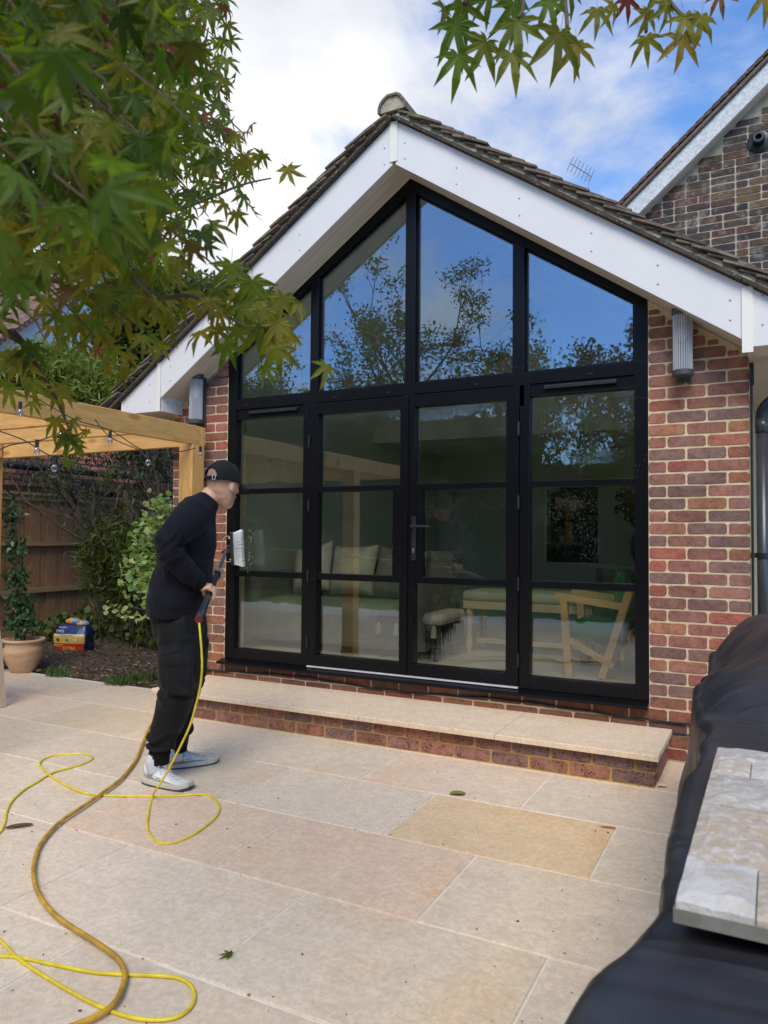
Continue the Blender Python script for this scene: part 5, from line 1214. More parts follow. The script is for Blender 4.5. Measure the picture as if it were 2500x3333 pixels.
for br in ([A(-150, 500, 1.3), A(0, 500, 1.35), A(150, 515, 1.4), A(250, 560, 1.4), A(330, 640, 1.35), A(420, 640, 1.3), A(520, 700, 1.25), A(600, 735, 1.2)],
           [A(-120, 260, 1.5), A(100, 230, 1.6), A(250, 180, 1.7), A(330, 60, 1.8), A(350, -20, 1.9)], [A(-100, 640, 1.4), A(30, 720, 1.5), A(90, 810, 1.55), A(130, 880, 1.6), A(150, 930, 1.6)],
           [A(-100, 400, 1.5), A(200, 400, 1.7), A(350, 300, 1.9), A(420, 200, 2.0), A(450, 60, 2.0)], [A(150, 460, 1.6), A(300, 470, 1.7), A(420, 440, 1.9), A(520, 400, 2.1), A(585, 385, 2.2)], [A(-80, 560, 1.4), A(100, 600, 1.5), A(220, 650, 1.5), A(290, 700, 1.5)]):
    pts = spline([hub]+br, 6); n_ = len(pts); bm_.tube(pts, [.009*(1-i/n_)**1.2+.002 for i in range(n_)], 6)
top = [hub, hub+Vector((.5, .1, .75)), A(900, -420, 1.5), A(1000, -120, 1.5), A(1005, 10, 1.48)]
bm_.tube(spline(top, 6), .006, 5)
for br in ([A(900, -420, 1.5), A(1100, -120, 1.45), A(1130, 0, 1.42), A(1120, 40, 1.4)], [A(900, -420, 1.5), A(1200, -150, 1.42), A(1220, 0, 1.4), A(1225, 60, 1.36)], [A(900, -420, 1.5), A(1300, -160, 1.5), A(1420, -30, 1.58), A(1470, 30, 1.52), A(1500, 40, 1.5)], [A(1300, -160, 1.5), A(1500, -100, 1.55), A(1640, -10, 1.5)], [A(1420, -30, 1.58), A(1400, 20, 1.6), A(1395, 70, 1.6)]): bm_.tube(spline(br, 6), [.004]*(len(br)*6-5), 5)
bm_.build('branches', M['bark_l'], mt, smooth=True); o = twigs.build('twigs', M['bark_l'], mt); o['kind'] = 'stuff'

# ------------------------------------------------------------------ covered outdoor table with a stone sample
ct = MB(); nu, nv = 64, 120
def prof(t_, y):
    """cross-section: t 0 at the floor on the left edge, up the side, over the top to the right"""
    near = max(0, (-3.55-y)/.6); far = max(0, min(1, (y+2.75)/.5))
    top = .86-.05*far-.02*near
    xe = 3.775-.03*math.sin(y*9)*.3-.065*max(0, (-3.72-y)/.4)**1.3-.075*far+.01*mn.noise((0, y*6, 0))
    if y > -1.0: top *= 1-(y+1.0)*1.2
    if t_ < .42:
        f = t_/.42; x = xe-.10*(1-f)**1.2*(1+.6*mn.noise((1, y*4, f)))+.018*math.sin(y*22+f*3)*(1-f); z = .03+(top-.06)*f
    elif t_ < .52:
        f = (t_-.42)/.10; a_ = f*math.pi/2; x = xe+.03*(1-math.cos(a_)); z = top-.03+.03*math.sin(a_)
        x += 0
    else:
        f = (t_-.52)/.48; x = xe+.03+f*.85; z = top+far*(.27*(1-math.exp(-f*.85/.17))+.02*math.sin(f*14+y*5))+.006*mn.noise((x*5, y*5, 0))
    wr = .006*mn.noise((x*3+5, y*4, z*4))+.003*mn.noise((x*9, y*16, z*9)); fold = .006*math.sin(z*20+y*26)*max(0, min(1, (.86-z)*3))
    if far > .05 and t_ > .2: wr += .025*far*abs(mn.noise((x*3.2+2, y*3.2, z*2)))
    cr = 1-abs(mn.noise((x*2.1+y*1.3, y*3.4-x*2, z*2.4)))*3.2; wr += .009*max(0, cr)**2*(1-.6*max(0, min(1, (t_-.56)*6))*(1 if y > -3.9 and y < -3.1 else 0))
    return (x-wr*.7+fold*.5, y, max(.012, z+wr))
for j in range(nv+1):
    y = -4.75+j*(-.55+4.75)/nv
    for i in range(nu+1): ct.v.append(prof(i/nu, y))
for j in range(nv):
    for i in range(nu): a0 = j*(nu+1)+i; ct.f.append((a0, a0+nu+1, a0+nu+2, a0+1))
# far and near skirts
for j, yy in ((0, -.02), (nv, .03)):
    b0 = len(ct.v)
    for i in range(nu+1):
        p = ct.v[j*(nu+1)+i]; ct.v.append((p[0], p[1]+yy*2, .012))
    for i in range(nu):
        a0 = j*(nu+1)+i; ct.f.append((a0, a0+1, b0+i+1, b0+i))
me = recalc(ct.me('cover', True)); cv = link('covered_table', me, M['cover']); meta(cv, 'long outdoor table shrouded in a black plastic cover at the right edge', 'covered table')
so = cv.modifiers.new('s', 'SOLIDIFY'); so.thickness = .003
sp_ = empty('stone_sample_panel', (3.95, -3.3, .875), 'pale split-face stone cladding panel lying on the black cover', 'stone panel')
PZ0, PZ1 = .886, .908
q = random.Random(9)
C0 = G(2197, 2911, PZ1); C1 = G(2336, 2418, PZ1)
rows = [(0, .19), (.19, .50), (.50, .735), (.735, .885), (.885, 1.0)]
ydir = (C1-C0); yl = ydir.length; yd = ydir.normalized(); xd = Vector((yd.y, -yd.x, 0))
def pp_(a_, b_): v = C0+xd*a_+ydir*b_; return (v.x, v.y)
MBp = MB(); b4 = [pp_(-.002, -.002), pp_(.42, -.002), pp_(.42, 1.002), pp_(-.002, 1.002)]
MBp.prism(b4, PZ0-.010, PZ0+.006, 'z'); MBp.build('backing', simple('grey_stone_back', (.16, .15, .12), (.22, .2, .17), 20, .9, .4), sp_)
cols = [(.52, .47, .40), (.44, .35, .24), (.55, .52, .47), (.42, .32, .21), (.46, .44, .40), (.36, .32, .27)]
for ri, (r0, r1) in enumerate(rows):
    xs_ = {0: [0, .085, .20, .42], 1: [0, .10, .25, .42], 2: [0, .16, .30, .42], 3: [0, .065, .19, .42], 4: [0, .22, .42]}[ri]
    for a_, b_ in zip(xs_[:-1], xs_[1:]):
        nxx, nyy = 6, 6; h = q.uniform(.012, .020); v = []; fcs = []
        for jj in range(nyy+1):
            for ii in range(nxx+1):
                fa, fb = ii/nxx, jj/nyy; x_, y_ = pp_(a_+.0008+(b_-a_-.0016)*fa, r0+.001+(r1-r0-.002)*fb); ed = min(fa, 1-fa, fb, 1-fb)
                v.append((x_, y_, PZ0+.006+h*(.55+.45*min(1, ed*5))+.004*mn.noise((x_*30, y_*30, ri))+.002*mn.noise((x_*90, y_*90, ri))))
        nb = len(v)
        for jj in range(nyy):
            for ii in range(nxx): k0 = jj*(nxx+1)+ii; fcs.append((k0, k0+1, k0+nxx+2, k0+nxx+1))
        ring = [i_ for i_ in range(nxx+1)]+[(jj*(nxx+1)+nxx) for jj in range(1, nyy+1)]+[nyy*(nxx+1)+i_ for i_ in range(nxx-1, -1, -1)]+[jj*(nxx+1) for jj in range(nyy-1, 0, -1)]
        for i_ in ring: v.append((v[i_][0], v[i_][1], PZ0+.005))
        for i_ in range(len(ring)): fcs.append((ring[i_], nb+i_, nb+(i_+1) % len(ring), ring[(i_+1) % len(ring)]))
        o = link('stone', recalc(mesh('stone', v, fcs)), M['stone'], sp_); o.color = (*q.choice(cols), 1)

# ------------------------------------------------------------------ chair at the left edge
ch = empty('garden_chair', (-1.5, -1.1, 0), 'pale teak garden chair partly in view at the left edge', 'chair')
for (p0, p1, p2) in (((-1.30, -1.03, .001), (-1.37, -1.03, .45), (-1.48, -1.03, .92)), ((-1.50, -1.55, .001), (-1.57, -1.55, .45), (-1.68, -1.55, .92))):
    me = MB().tube(spline([p0, p1, p2], 5), [.035]*11, 4).me('leg'); link('leg', me, M['chairwood'], ch)
for y_ in (-1.03, -1.55): MB().box((-1.90, y_-.025, .001), (-1.85, y_+.025, .64)).build('leg', M['chairwood'], ch); MB().box((-1.92, y_-.03, .64), (-1.42, y_+.03, .67)).build('armrest', M['chairwood'], ch, bevel=.01)
MB().box((-1.90, -1.55, .42), (-1.36, -1.03, .45)).build('seat', M['chairwood'], ch); MB().box((-1.52, -1.55, .84), (-1.47, -1.03, .92)).build('top_rail', M['chairwood'], ch, bevel=.02)
for k in range(6): MB().box((-1.47, -1.50+k*.08, .46), (-1.45, -1.46+k*.08, .84)).build('slat', M['chairwood'], ch)

# ------------------------------------------------------------------ hoses
def ground_path(pts, z): return [G(u, v, z) for (u, v) in pts]
HY = .0058
DM = 4.0
def AU(u, v, d): return A(u/1.507, v/1.507, d)
air = [AU(647, 2012, 3.62), AU(653, 2060, 3.58), AU(656, 2120, 3.58), AU(656, 2180, 3.59), AU(650, 2240, 3.61), AU(638, 2300, 3.62), AU(618, 2360, 3.63), AU(590, 2425, 3.64), AU(560, 2482, 3.65), AU(530, 2538, 3.66), AU(508, 2572, 3.68)]
gy = [(496, 2596), (485, 2645), (482, 2692), (497, 2730), (540, 2746), (592, 2735), (645, 2707), (692, 2672), (713, 2640), (711, 2614), (690, 2594), (655, 2586), (610, 2588), (560, 2591), (500, 2591), (420, 2591), (330, 2589), (265, 2578), (205, 2552), (163, 2524), (138, 2503), (130, 2486), (143, 2471), (178, 2459), (222, 2455), (270, 2454), (297, 2462), (297, 2473), (270, 2487), (228, 2499), (182, 2512), (150, 2527), (120, 2546), (80, 2570), (42, 2603), (24, 2635), (19, 2668), (10, 2694), (-4, 2715), (-90, 2790), (-190, 2880), (-150, 3000), (-40, 3035), (6, 3066), (60, 3120), (150, 3180), (250, 3240), (340, 3285), (420, 3311), (500, 3321), (570, 3312), (618, 3284), (633, 3247), (618, 3208), (575, 3182), (500, 3174), (400, 3172), (300, 3163), (200, 3146), (100, 3124), (40, 3115), (-20, 3112), (-200, 3120)]
pth = air+ground_path(gy, HY); pth = spline([p_+Vector((mn.noise(p_*9), mn.noise(p_*9+Vector((5, 0, 0))), 0))*.004 for p_ in pth], 7)
hy_ = MB().tube(pth, .0055, 10).build('yellow_hose', M['hose_y'], smooth=True); meta(hy_, 'thin bright yellow water hose looping over the patio up to the pole', 'hose')
go = [(560, 2300), (520, 2330), (487, 2368), (468, 2412), (447, 2465), (420, 2505), (385, 2543), (330, 2583), (268, 2626), (205, 2668), (160, 2710), (126, 2758), (111, 2812), (111, 2862), (127, 2910), (167, 2966), (222, 3010), (288, 3052), (346, 3090), (388, 3126), (406, 3168), (400, 3210), (376, 3260), (325, 3302), (250, 3334), (150, 3370), (-60, 3420)]
pth2 = spline([G(u, v, .0175) for (u, v) in go], 8)
ho = MB().tube(pth2, .0085, 12).build('orange_hose', M['hose_o'], smooth=True); meta(ho, 'thicker ochre hose snaking from behind the man to the bottom left', 'hose')

# ------------------------------------------------------------------ things lying on the patio
def fallen(u, v, s, key, rz, label):
    p = G(u, v, .004); v_, f_ = LV[2]; me = mesh('fallen_leaf', [(x*s, y*s, max(0.0, z*s*.6+.006)) for (x, y, z) in v_], f_); o = link('fallen_leaf', me, M[key]); o.location = p; o.rotation_euler = (0, 0, rz); meta(o, label, 'leaf', 'leaves fallen on the patio')
fallen(750, 3110, .045, 'maple', 2.0, 'small green star-shaped leaf on the slab near the bottom')
def oval(u, v, l, w, rz, col, label, nm='fallen_leaf', cat='leaf'):
    p = G(u, v, .004); vs3 = [(math.cos(a_)*l/2, math.sin(a_)*w/2, .003+.008*abs(math.sin(a_))) for a_ in [k*math.pi/6 for k in range(12)]]+[(0, 0, .001)]
    me = mesh(nm, vs3, [(i, (i+1) % 12, 12) for i in range(12)]); o = link(nm, me, simple('leaf_'+label.split()[0]+label.split()[1], col, [c_*1.6 for c_ in col], 60, .6, .2)); o.location = p; o.rotation_euler = (0, 0, rz); meta(o, label, cat, 'leaves fallen on the patio' if cat == 'leaf' else None)
oval(1490, 2585, .085, .05, .5, (.12, .13, .02), 'yellow green oval leaf lying below the doorstep')
oval(62, 2692, .12, .035, .9, (.07, .03, .015), 'curled dark brown dead leaf beside the yellow hose')
oval(1980, 2694, .075, .02, .2, (.50, .26, .20), 'pinkish sliver of broken slate at a slab joint', 'chip', 'debris')
oval(2156, 2561, .05, .03, .2, (.55, .40, .30), 'pale stone chip beside the corner of the doorstep', 'chip', 'debris')
n = 120; u_ = nr.uniform(0, 2150, n); v_ = nr.uniform(2450, 3330, n)
P = np.array([list(G(a, b, .003)) for a, b in zip(u_, v_)]); o = cloud('grit', P, .012, [(0, 0, 0), (.3, .3, .1), (.1, 1, .05), (-.2, .5, .15)], M['chip'], None, np.tile([1, 0, 0.], (n, 1)), 2.5); meta(o, 'tiny dark specks of grit and leaf litter on the slabs', 'grit', kind='stuff')

# ------------------------------------------------------------------ the man
def P1(zx, zy, d): return AU(400+zx/3.318, 1450+zy/3.318, d)
def P2(zx, zy, d): return AU(400+zx/3.318, 2000+zy/3.318, d)
AX_ = Vector((RT.x, RT.y, 0)).normalized(); BX_ = Vector((FW.x, FW.y, 0)).normalized(); ZX = Vector((0, 0, 1))
man = empty('person', (1.05, -1.72, 0), 'man in black cap, sweatshirt and cargo trousers washing the glass with a pole brush', 'person')
POLE0 = AU(647, 2017, 3.60); POLE1 = AU(737, 1790, 5.72)
def on_pole(f):  # the pole flexes slightly under its own weight
    d = float(np.interp(f, [0, .20, .38, .50, .63, .72, .82, .91, 1], [3.60, 3.755, 3.93, 4.135, 4.42, 4.66, 4.97, 5.32, 5.72])); return AU(647+(737-647)*f, 2017+(1790-2017)*f, d)
HN, HF = on_pole(.375), on_pole(.63); PD = (HF-HN).normalized(); PD0 = (on_pole(.2)-POLE0).normalized()
# limb paths: (centre, radius) shared by skin and clothes
torso = [(P1(572, 1820, 4.04), .148, .200), (P1(588, 1650, 4.04), .150, .198), (P1(636, 1450, 4.05), .152, .185), (P1(682, 1230, 4.06), .146, .188), (P1(712, 1020, 4.07), .134, .198), (P1(752, 850, 4.08), .118, .205), (P1(805, 725, 4.09), .100, .185), (P1(860, 648, 4.10), .078, .125), (P1(905, 612, 4.11), .060, .066)]
armN = [(P1(735, 770, 3.93), .088), (P1(650, 860, 3.87), .080), (P1(560, 960, 3.82), .070), (P1(470, 1055, 3.79), .062), (P1(500, 1140, 3.79), .062), (P1(600, 1270, 3.84), .058), (P1(715, 1385, 3.87), .050), (P1(805, 1460, 3.90), .042), (P1(838, 1488, 3.91), .038)]
armF = [(P1(780, 780, 4.24), .088), (P1(760, 930, 4.30), .072), (P1(760, 1120, 4.36), .062), (P1(780, 1260, 4.34), .055), (P1(850, 1350, 4.37), .048), (P1(915, 1400, 4.40), .038)]
legN = [(P1(600, 1760, 4.00), .110), (P2(612, 120, 3.97), .112), (P2(625, 350, 3.95), .106), (P2(620, 620, 3.92), .102), (P2(590, 850, 3.93), .093), (P2(530, 1050, 3.96), .086), (P2(482, 1200, 3.98), .080), (P2(430, 1340, 3.98), .072), (P2(400, 1440, 3.98), .055), (P2(393, 1520, 3.98), .048)]
legF = [(P1(660, 1760, 4.14), .115), (P2(700, 120, 4.15), .105), (P2(715, 350, 4.17), .098), (P2(715, 600, 4.19), .092), (P2(680, 800, 4.20), .084), (P2(635, 1000, 4.21), .076), (P2(600, 1150, 4.21), .072), (P2(595, 1290, 4.21), .062), (P2(594, 1380, 4.20), .050), (P2(594, 1430, 4.20), .044)]
def limb(mb, L_, k=1.0, off=0.0, n=16): mb.loft([(c, r*k+off, r*k+off, AX_) for c, r in L_], n)
# head frame
HC = P1(1078, 428, 4.14)
fh = (AX_*math.cos(R(52))+BX_*math.sin(R(52))); pt_ = R(-6); HFd = fh*math.cos(pt_)+ZX*math.sin(pt_); HU = (ZX*math.cos(pt_)-fh*math.sin(pt_)); HL = HU.cross(HFd)
HM = Matrix(((HFd.x, HL.x, HU.x), (HFd.y, HL.y, HU.y), (HFd.z, HL.z, HU.z)))
def hp(f, l, u): return HC+HFd*f+HL*l+HU*u
sk = MB()
sk.loft([(hp(c_, 0, h_), rf_, rl_, HFd) for (h_, rf_, rl_, c_) in ((-.121, .016, .018, .058), (-.108, .036, .034, .050), (-.085, .056, .048, .034), (-.055, .074, .059, .016), (-.025, .087, .068, .006), (.010, .095, .074, .001), (.045, .098, .077, -.002), (.078, .088, .071, -.004), (.104, .062, .052, -.004), (.118, .028, .026, -.004))], 32)
sk.loft([(hp(.088, 0, .022), .008, .010, HL), (hp(.102, 0, -.006), .011, .013, HL), (hp(.106, 0, -.018), .012, .015, HL), (hp(.092, 0, -.028), .009, .011, HL)], 10)
for s in (-1, 1):
    sk.ell(hp(.000, s*.078, -.010), (.016, .007, .028), HM @ Matrix.Rotation(R(s*18), 3, 'Z'), 14, 10); sk.ell(hp(.008, s*.076, -.032), (.009, .006, .010), HM, 10, 8)
    sk.ell(hp(.076, s*.030, .016), (.018, .022, .009), HM, 12, 8)
    sk.ell(hp(.079, s*.030, .002), (.012, .012, .011), HM, 12, 8)
    sk.ell(hp(.060, s*.034, -.014), (.026, .022, .016), HM, 12, 8)
sk.ell(hp(.088, 0, -.050), (.010, .022, .006), HM, 12, 8); sk.ell(hp(.085, 0, -.061), (.010, .018, .006), HM, 12, 8)
sk.loft([(P1(830, 740, 4.10), .060, .085, AX_), (P1(880, 640, 4.11), .057, .062, AX_), (P1(955, 550, 4.12), .057, .058, AX_), (P1(1020, 490, 4.13), .056, .056, AX_), (P1(1060, 440, 4.14), .055, .055, AX_)], 20)
sk.loft([(c, a*.80, b*.80, AX_) for c, a, b in torso[:-2]], 24)
for L_ in (armN, armF): limb(sk, L_, .80)
for L_ in (legN, legF): limb(sk, [(c, min(r*.8, .2 if i < 7 else .034)) for i, (c, r) in enumerate(L_)])
def hand(mb, P, Wr, palmdir, side, curl=225, pr=.0185, spread=.0205, flip=1, scale=1.0):
    """fingers wrap the pole at P; palmdir = from the pole axis towards the palm; side = which way they curl"""
    Nn = (palmdir-PD*palmdir.dot(PD)).normalized(); T = PD.cross(Nn)*side; S_ = scale
    pc_ = P+Nn*(pr+.017*S_)
    # palm: wrist to knuckles
    mb.loft([(Wr, .027*S_, .021*S_, PD), (Wr.lerp(pc_-T*.020, .5), .030*S_, .019*S_, PD), (pc_-T*.022, .038*S_, .016*S_, PD), (pc_+T*.004, .043*S_, .015*S_, PD), (pc_+T*.024-Nn*.006, .041*S_, .013*S_, PD)], 16)
    for k in range(4):
        o_ = PD*flip*((k-1.5)*spread)*S_; ln = (1.0, 1.08, 1.0, .82)[k]; pts = []; rr = []
        rad = pr+.0105; pts.append(pc_+o_+T*.012-Nn*.002); rr.append(.0105)
        for a_ in range(20, int(20+curl*ln*.8)+1, 22):
            a2 = R(a_); bend = 1.0+.10*max(0, math.cos(R((a_-65)*3)))
            pts.append(P+o_+(Nn*math.cos(a2)+T*math.sin(a2))*rad*bend); rr.append(.0098-.0022*(a_-20)/curl)
        mb.tube(pts, [r_*S_ for r_ in rr], 10); mb.ell(pts[-1], (.0078*S_,)*3, None, 10, 8)
    o_ = PD*flip*(-.036)*S_; pts = [pc_-T*.020+o_*.5, pc_-T*.034+o_-Nn*.010]
    for a_ in (-58, -85, -112, -138): a2 = R(a_); pts.append(P+o_*1.1+(Nn*math.cos(a2)+T*math.sin(a2))*(pr+.0125))
    mb.tube(pts, [.017*S_, .0145*S_, .0125*S_, .0118*S_, .0108*S_, .0092*S_], 10); mb.ell(pts[-1], (.0092*S_,)*3, None, 10, 8)
WN = P1(866, 1512, 3.915); WF = P1(955, 1412, 4.41)
limb(sk, [(armN[-2][0], .036), (WN, .029), (WN.lerp(HN, .3), .027)]); limb(sk, [(armF[-2][0], .036), (WF, .029), (WF.lerp(HF, .3), .027)])
hand(sk, HN, WN, -FW*.6+ZX*.8-AX_*.15, 1, flip=-1, scale=1.12)
hand(sk, HF, WF, -AX_*.9+ZX*.25, -1, flip=-1, scale=1.12)
# feet inside the shoes
NT, NH = G(618, 2570, .05), G(500, 2545, .05); FT, FH = G(700, 2490, .05), G(568, 2515, .05)
AN, AF = G(498, 2552, 0), G(566, 2509, 0)
sk.loft([(P2(393, 1500, 3.98), .033, .033, AX_), (AN+ZX*.13, .030, .030, AX_), (AN+ZX*.05+AX_*.01, .028, .028, AX_)], 14); sk.loft([(P2(594, 1400, 4.20), .033, .033, AX_), (AF+ZX*.13, .030, .030, AX_), (AF+ZX*.05+AX_*.01, .028, .028, AX_)], 14)
bme = remeshed(sk, .0034, 3, 'body')
n_ = len(bme.vertices); co = np.empty(n_*3); bme.vertices.foreach_get('co', co); co = co.reshape(-1, 3)-np.array(HC)
cf, cl_, cu = co @ np.array(HFd), co @ np.array(HL), co @ np.array(HU)
near = (np.linalg.norm(co, axis=1) < .20)
sm = lambda x, a, b: np.clip((x-a)/(b-a), 0, 1)
hair = np.maximum(sm(cu, -.035, .01)*sm(cf, .03, .0)*.75, sm(cu, .0, .04)*.8)
hair = np.maximum(hair, sm(cf, .012, .03)*sm(cu, -.02, -.045)*sm(cu, -.125, -.10)*.6)
nose = (np.abs(cl_) < .02)*(cf > .08)*(cu > -.035); hair = np.where(near, hair, 0)*(1-nose); hair[(np.abs(cl_) > .074) & (cf > -.02) & (cf < .03)] *= .15
at = bme.attributes.new('hair', 'FLOAT', 'POINT'); at.data.foreach_set('value', hair.astype(np.float32))
body = link('body', bme, M['skin'], man)
def rumple(me, fn):
    me.update(); no = [v.normal.copy() for v in me.vertices]
    for v, nn in zip(me.vertices, no): v.co += nn*fn(v.co)
    me.update()
def ridge(p, s, seed=0): return 1-abs(mn.noise(Vector(p)*s+Vector((seed, seed*2, 0))))*2
# sweatshirt
sw = MB()
sw.loft([(c, a+.004, b+.004, AX_) for c, a, b in torso[1:-1]], 32)
hem = torso[0][0]; sw.loft([(hem-ZX*.006, .145, .196, AX_), (hem+ZX*.002, .150, .201, AX_), (P1(578, 1710, 4.04), .150, .201, AX_), (P1(582, 1698, 4.04), .157, .205, AX_), (torso[1][0]+ZX*.02, .154, .202, AX_)], 32)
for L_ in (armN, armF): limb(sw, L_[:-1], 1.0, .006)
for L_ in (armN, armF): limb(sw, [L_[-3], (L_[-2][0], L_[-2][1]*.98), (L_[-1][0], L_[-1][1])], 1.0, .002)
sw.loft([(P1(862, 668, 4.10), .092, .108, AX_), (P1(895, 628, 4.105), .076, .084, AX_), (P1(921, 600, 4.11), .068, .073, AX_), (P1(934, 586, 4.113), .066, .070, AX_)], 28)
sme = remeshed(sw, .0048, 6, 'sweatshirt')
elb = P1(480, 1100, 3.79); wr_ = P1(800, 1450, 3.93); wst = P1(640, 1500, 4.05); arml = (wr_-elb).normalized()
def swf(p):
    p = Vector(p); dE = (p-elb).length; t_ = (p-elb).dot(arml); dl = ((p-elb)-arml*t_).length
    on = max(0, 1-max(0, dl-.08)/.03)*max(0, min(1, (t_+.12)/.1))
    fold = (1-abs(math.sin(t_*52+4.5*mn.noise(p*8)+9*(p-elb).dot(ZX)))*1.6) if on > 0 else 0
    f = .0042*on*fold*min(1, .35+abs(mn.noise(p*6+Vector((3, 1, 0))))*2.4)
    dW = abs((p-wst).z); f += (1-on)*(.0065*mn.noise(Vector((p.x*5, p.y*5, p.z*9)))+.004*mn.noise(p*15)*max(0, 1-dW*2.2))
    f += (1-on)*.006*max(0, ridge(Vector((p.x*3, p.y*3, p.z*2+p.x*3)), 2.4)-.55)
    return f
rumple(sme, lambda p: 1.7*swf(p)); swo = link('sweatshirt', sme, M['sweat'], man)
def ribbed(name, c0, c1, r0, r1, r2_, r3, mat, n=56, amp=.0016):
    """ribbed band between two centres"""
    d_ = (c1-c0).normalized(); U = (AX_-d_*AX_.dot(d_)).normalized(); V = d_.cross(U); mb = MB(); K = 6
    for k in range(K+1):
        f = k/K; c = c0.lerp(c1, f)
        for i in range(n*2):
            a_ = math.pi*i/n; s_ = amp*(1 if i % 2 else -1)+.002*math.sin(f*math.pi)
            mb.v.append(c+U*math.cos(a_)*(r0+(r2_-r0)*f+s_)+V*math.sin(a_)*(r1+(r3-r1)*f+s_))
    m2_ = n*2
    for k in range(K):
        for i in range(m2_): a0 = k*m2_+i; b0 = k*m2_+(i+1) % m2_; mb.f.append((a0, b0, b0+m2_, a0+m2_))
    return link(name, recalc(mb.me(name, False)), mat, man)
cN0 = armN[-2][0]; cN1 = armN[-1][0]+(armN[-1][0]-cN0).normalized()*.012; ribbed('sleeve_cuff', cN0, cN1, .047, .047, .041, .041, M['rib'], 34)
# trousers
tr_ = MB(); limb(tr_, legN, 1.0, .004, 24); limb(tr_, legF, 1.0, .004, 24)
tr_.loft([(P1(585, 1790, 4.05), .140, .165, AX_), (P2(592, 40, 4.05), .140, .168, AX_), (P2(600, 160, 4.05), .136, .165, AX_), (P2(620, 260, 4.05), .118, .14, AX_)], 28)
# cargo pocket, standing proud of the outer thigh
pk = P2(640, 640, 3.92)-FW*.092+AX_*.012
mrot = Matrix(((AX_.x, BX_.x, 0), (AX_.y, BX_.y, 0), (AX_.z, BX_.z, 1))).to_4x4(); mrot.translation = pk
tr_.box((-.060, -.018, -.085), (.062, .05, .065), mrot @ Matrix.Rotation(R(-3), 4, 'Y')); tr_.box((-.066, -.024, .068), (.066, .05, .108), mrot @ Matrix.Rotation(R(-3), 4, 'Y'))
tme = remeshed(tr_, .0058, 2, 'trousers')
kn = P2(590, 830, 3.93); zk = kn.z; za = P2(420, 1380, 3.98).z; zh = P2(600, 120, 4.0).z
def tf(p):
    p = Vector(p); f = .0058*mn.noise(Vector((p.x*6, p.y*6, p.z*4)))
    wa = math.exp(-((p.z-za)/.055)**2); wk = math.exp(-((p.z-zk)/.05)**2); wh = math.exp(-((p.z-zh+.10)/.06)**2)
    f += .011*wa*(1-1.7*abs(math.sin(p.z*46+5.5*mn.noise(Vector((p.x*7, p.y*7, p.z*5)))+p.x*9)))
    f += .0085*wk*(ridge(Vector((p.x*1.2, p.y*1.2, p.z*4+p.x*1.4)), 6)-.5)
    f += .006*wh*(ridge(Vector((p.x*1.5, p.y*1.5, p.z*3-p.x)), 5, 3)-.5)
    f += .0055*max(0, ridge(Vector((p.x*2.2+p.z*.8, p.y*2.2, p.z*1.2)), 3.6, 7)-.5)
    return f
rumple(tme, lambda p: 1.7*tf(p)); tro = link('trousers', tme, M['trous'], man)
ribbed('trouser_cuff', P2(398, 1450, 3.98), P2(392, 1612, 3.975), .052, .052, .049, .050, M['rib'], 30, .002); ribbed('trouser_cuff', P2(594, 1385, 4.20), P2(594, 1478, 4.20), .050, .050, .046, .047, M['rib'], 30, .002)
for pts_ in ([P2(393, 1540, 3.978), AN+ZX*.13, AN+ZX*.06+AX_*.01], [P2(594, 1430, 4.20), AF+ZX*.13, AF+ZX*.06+AX_*.01]): link('sock', recalc(MB().loft([(c_, .040, .040, AX_) for c_ in spline(pts_, 4)], 20).me('sock', True)), M['sock'], man)
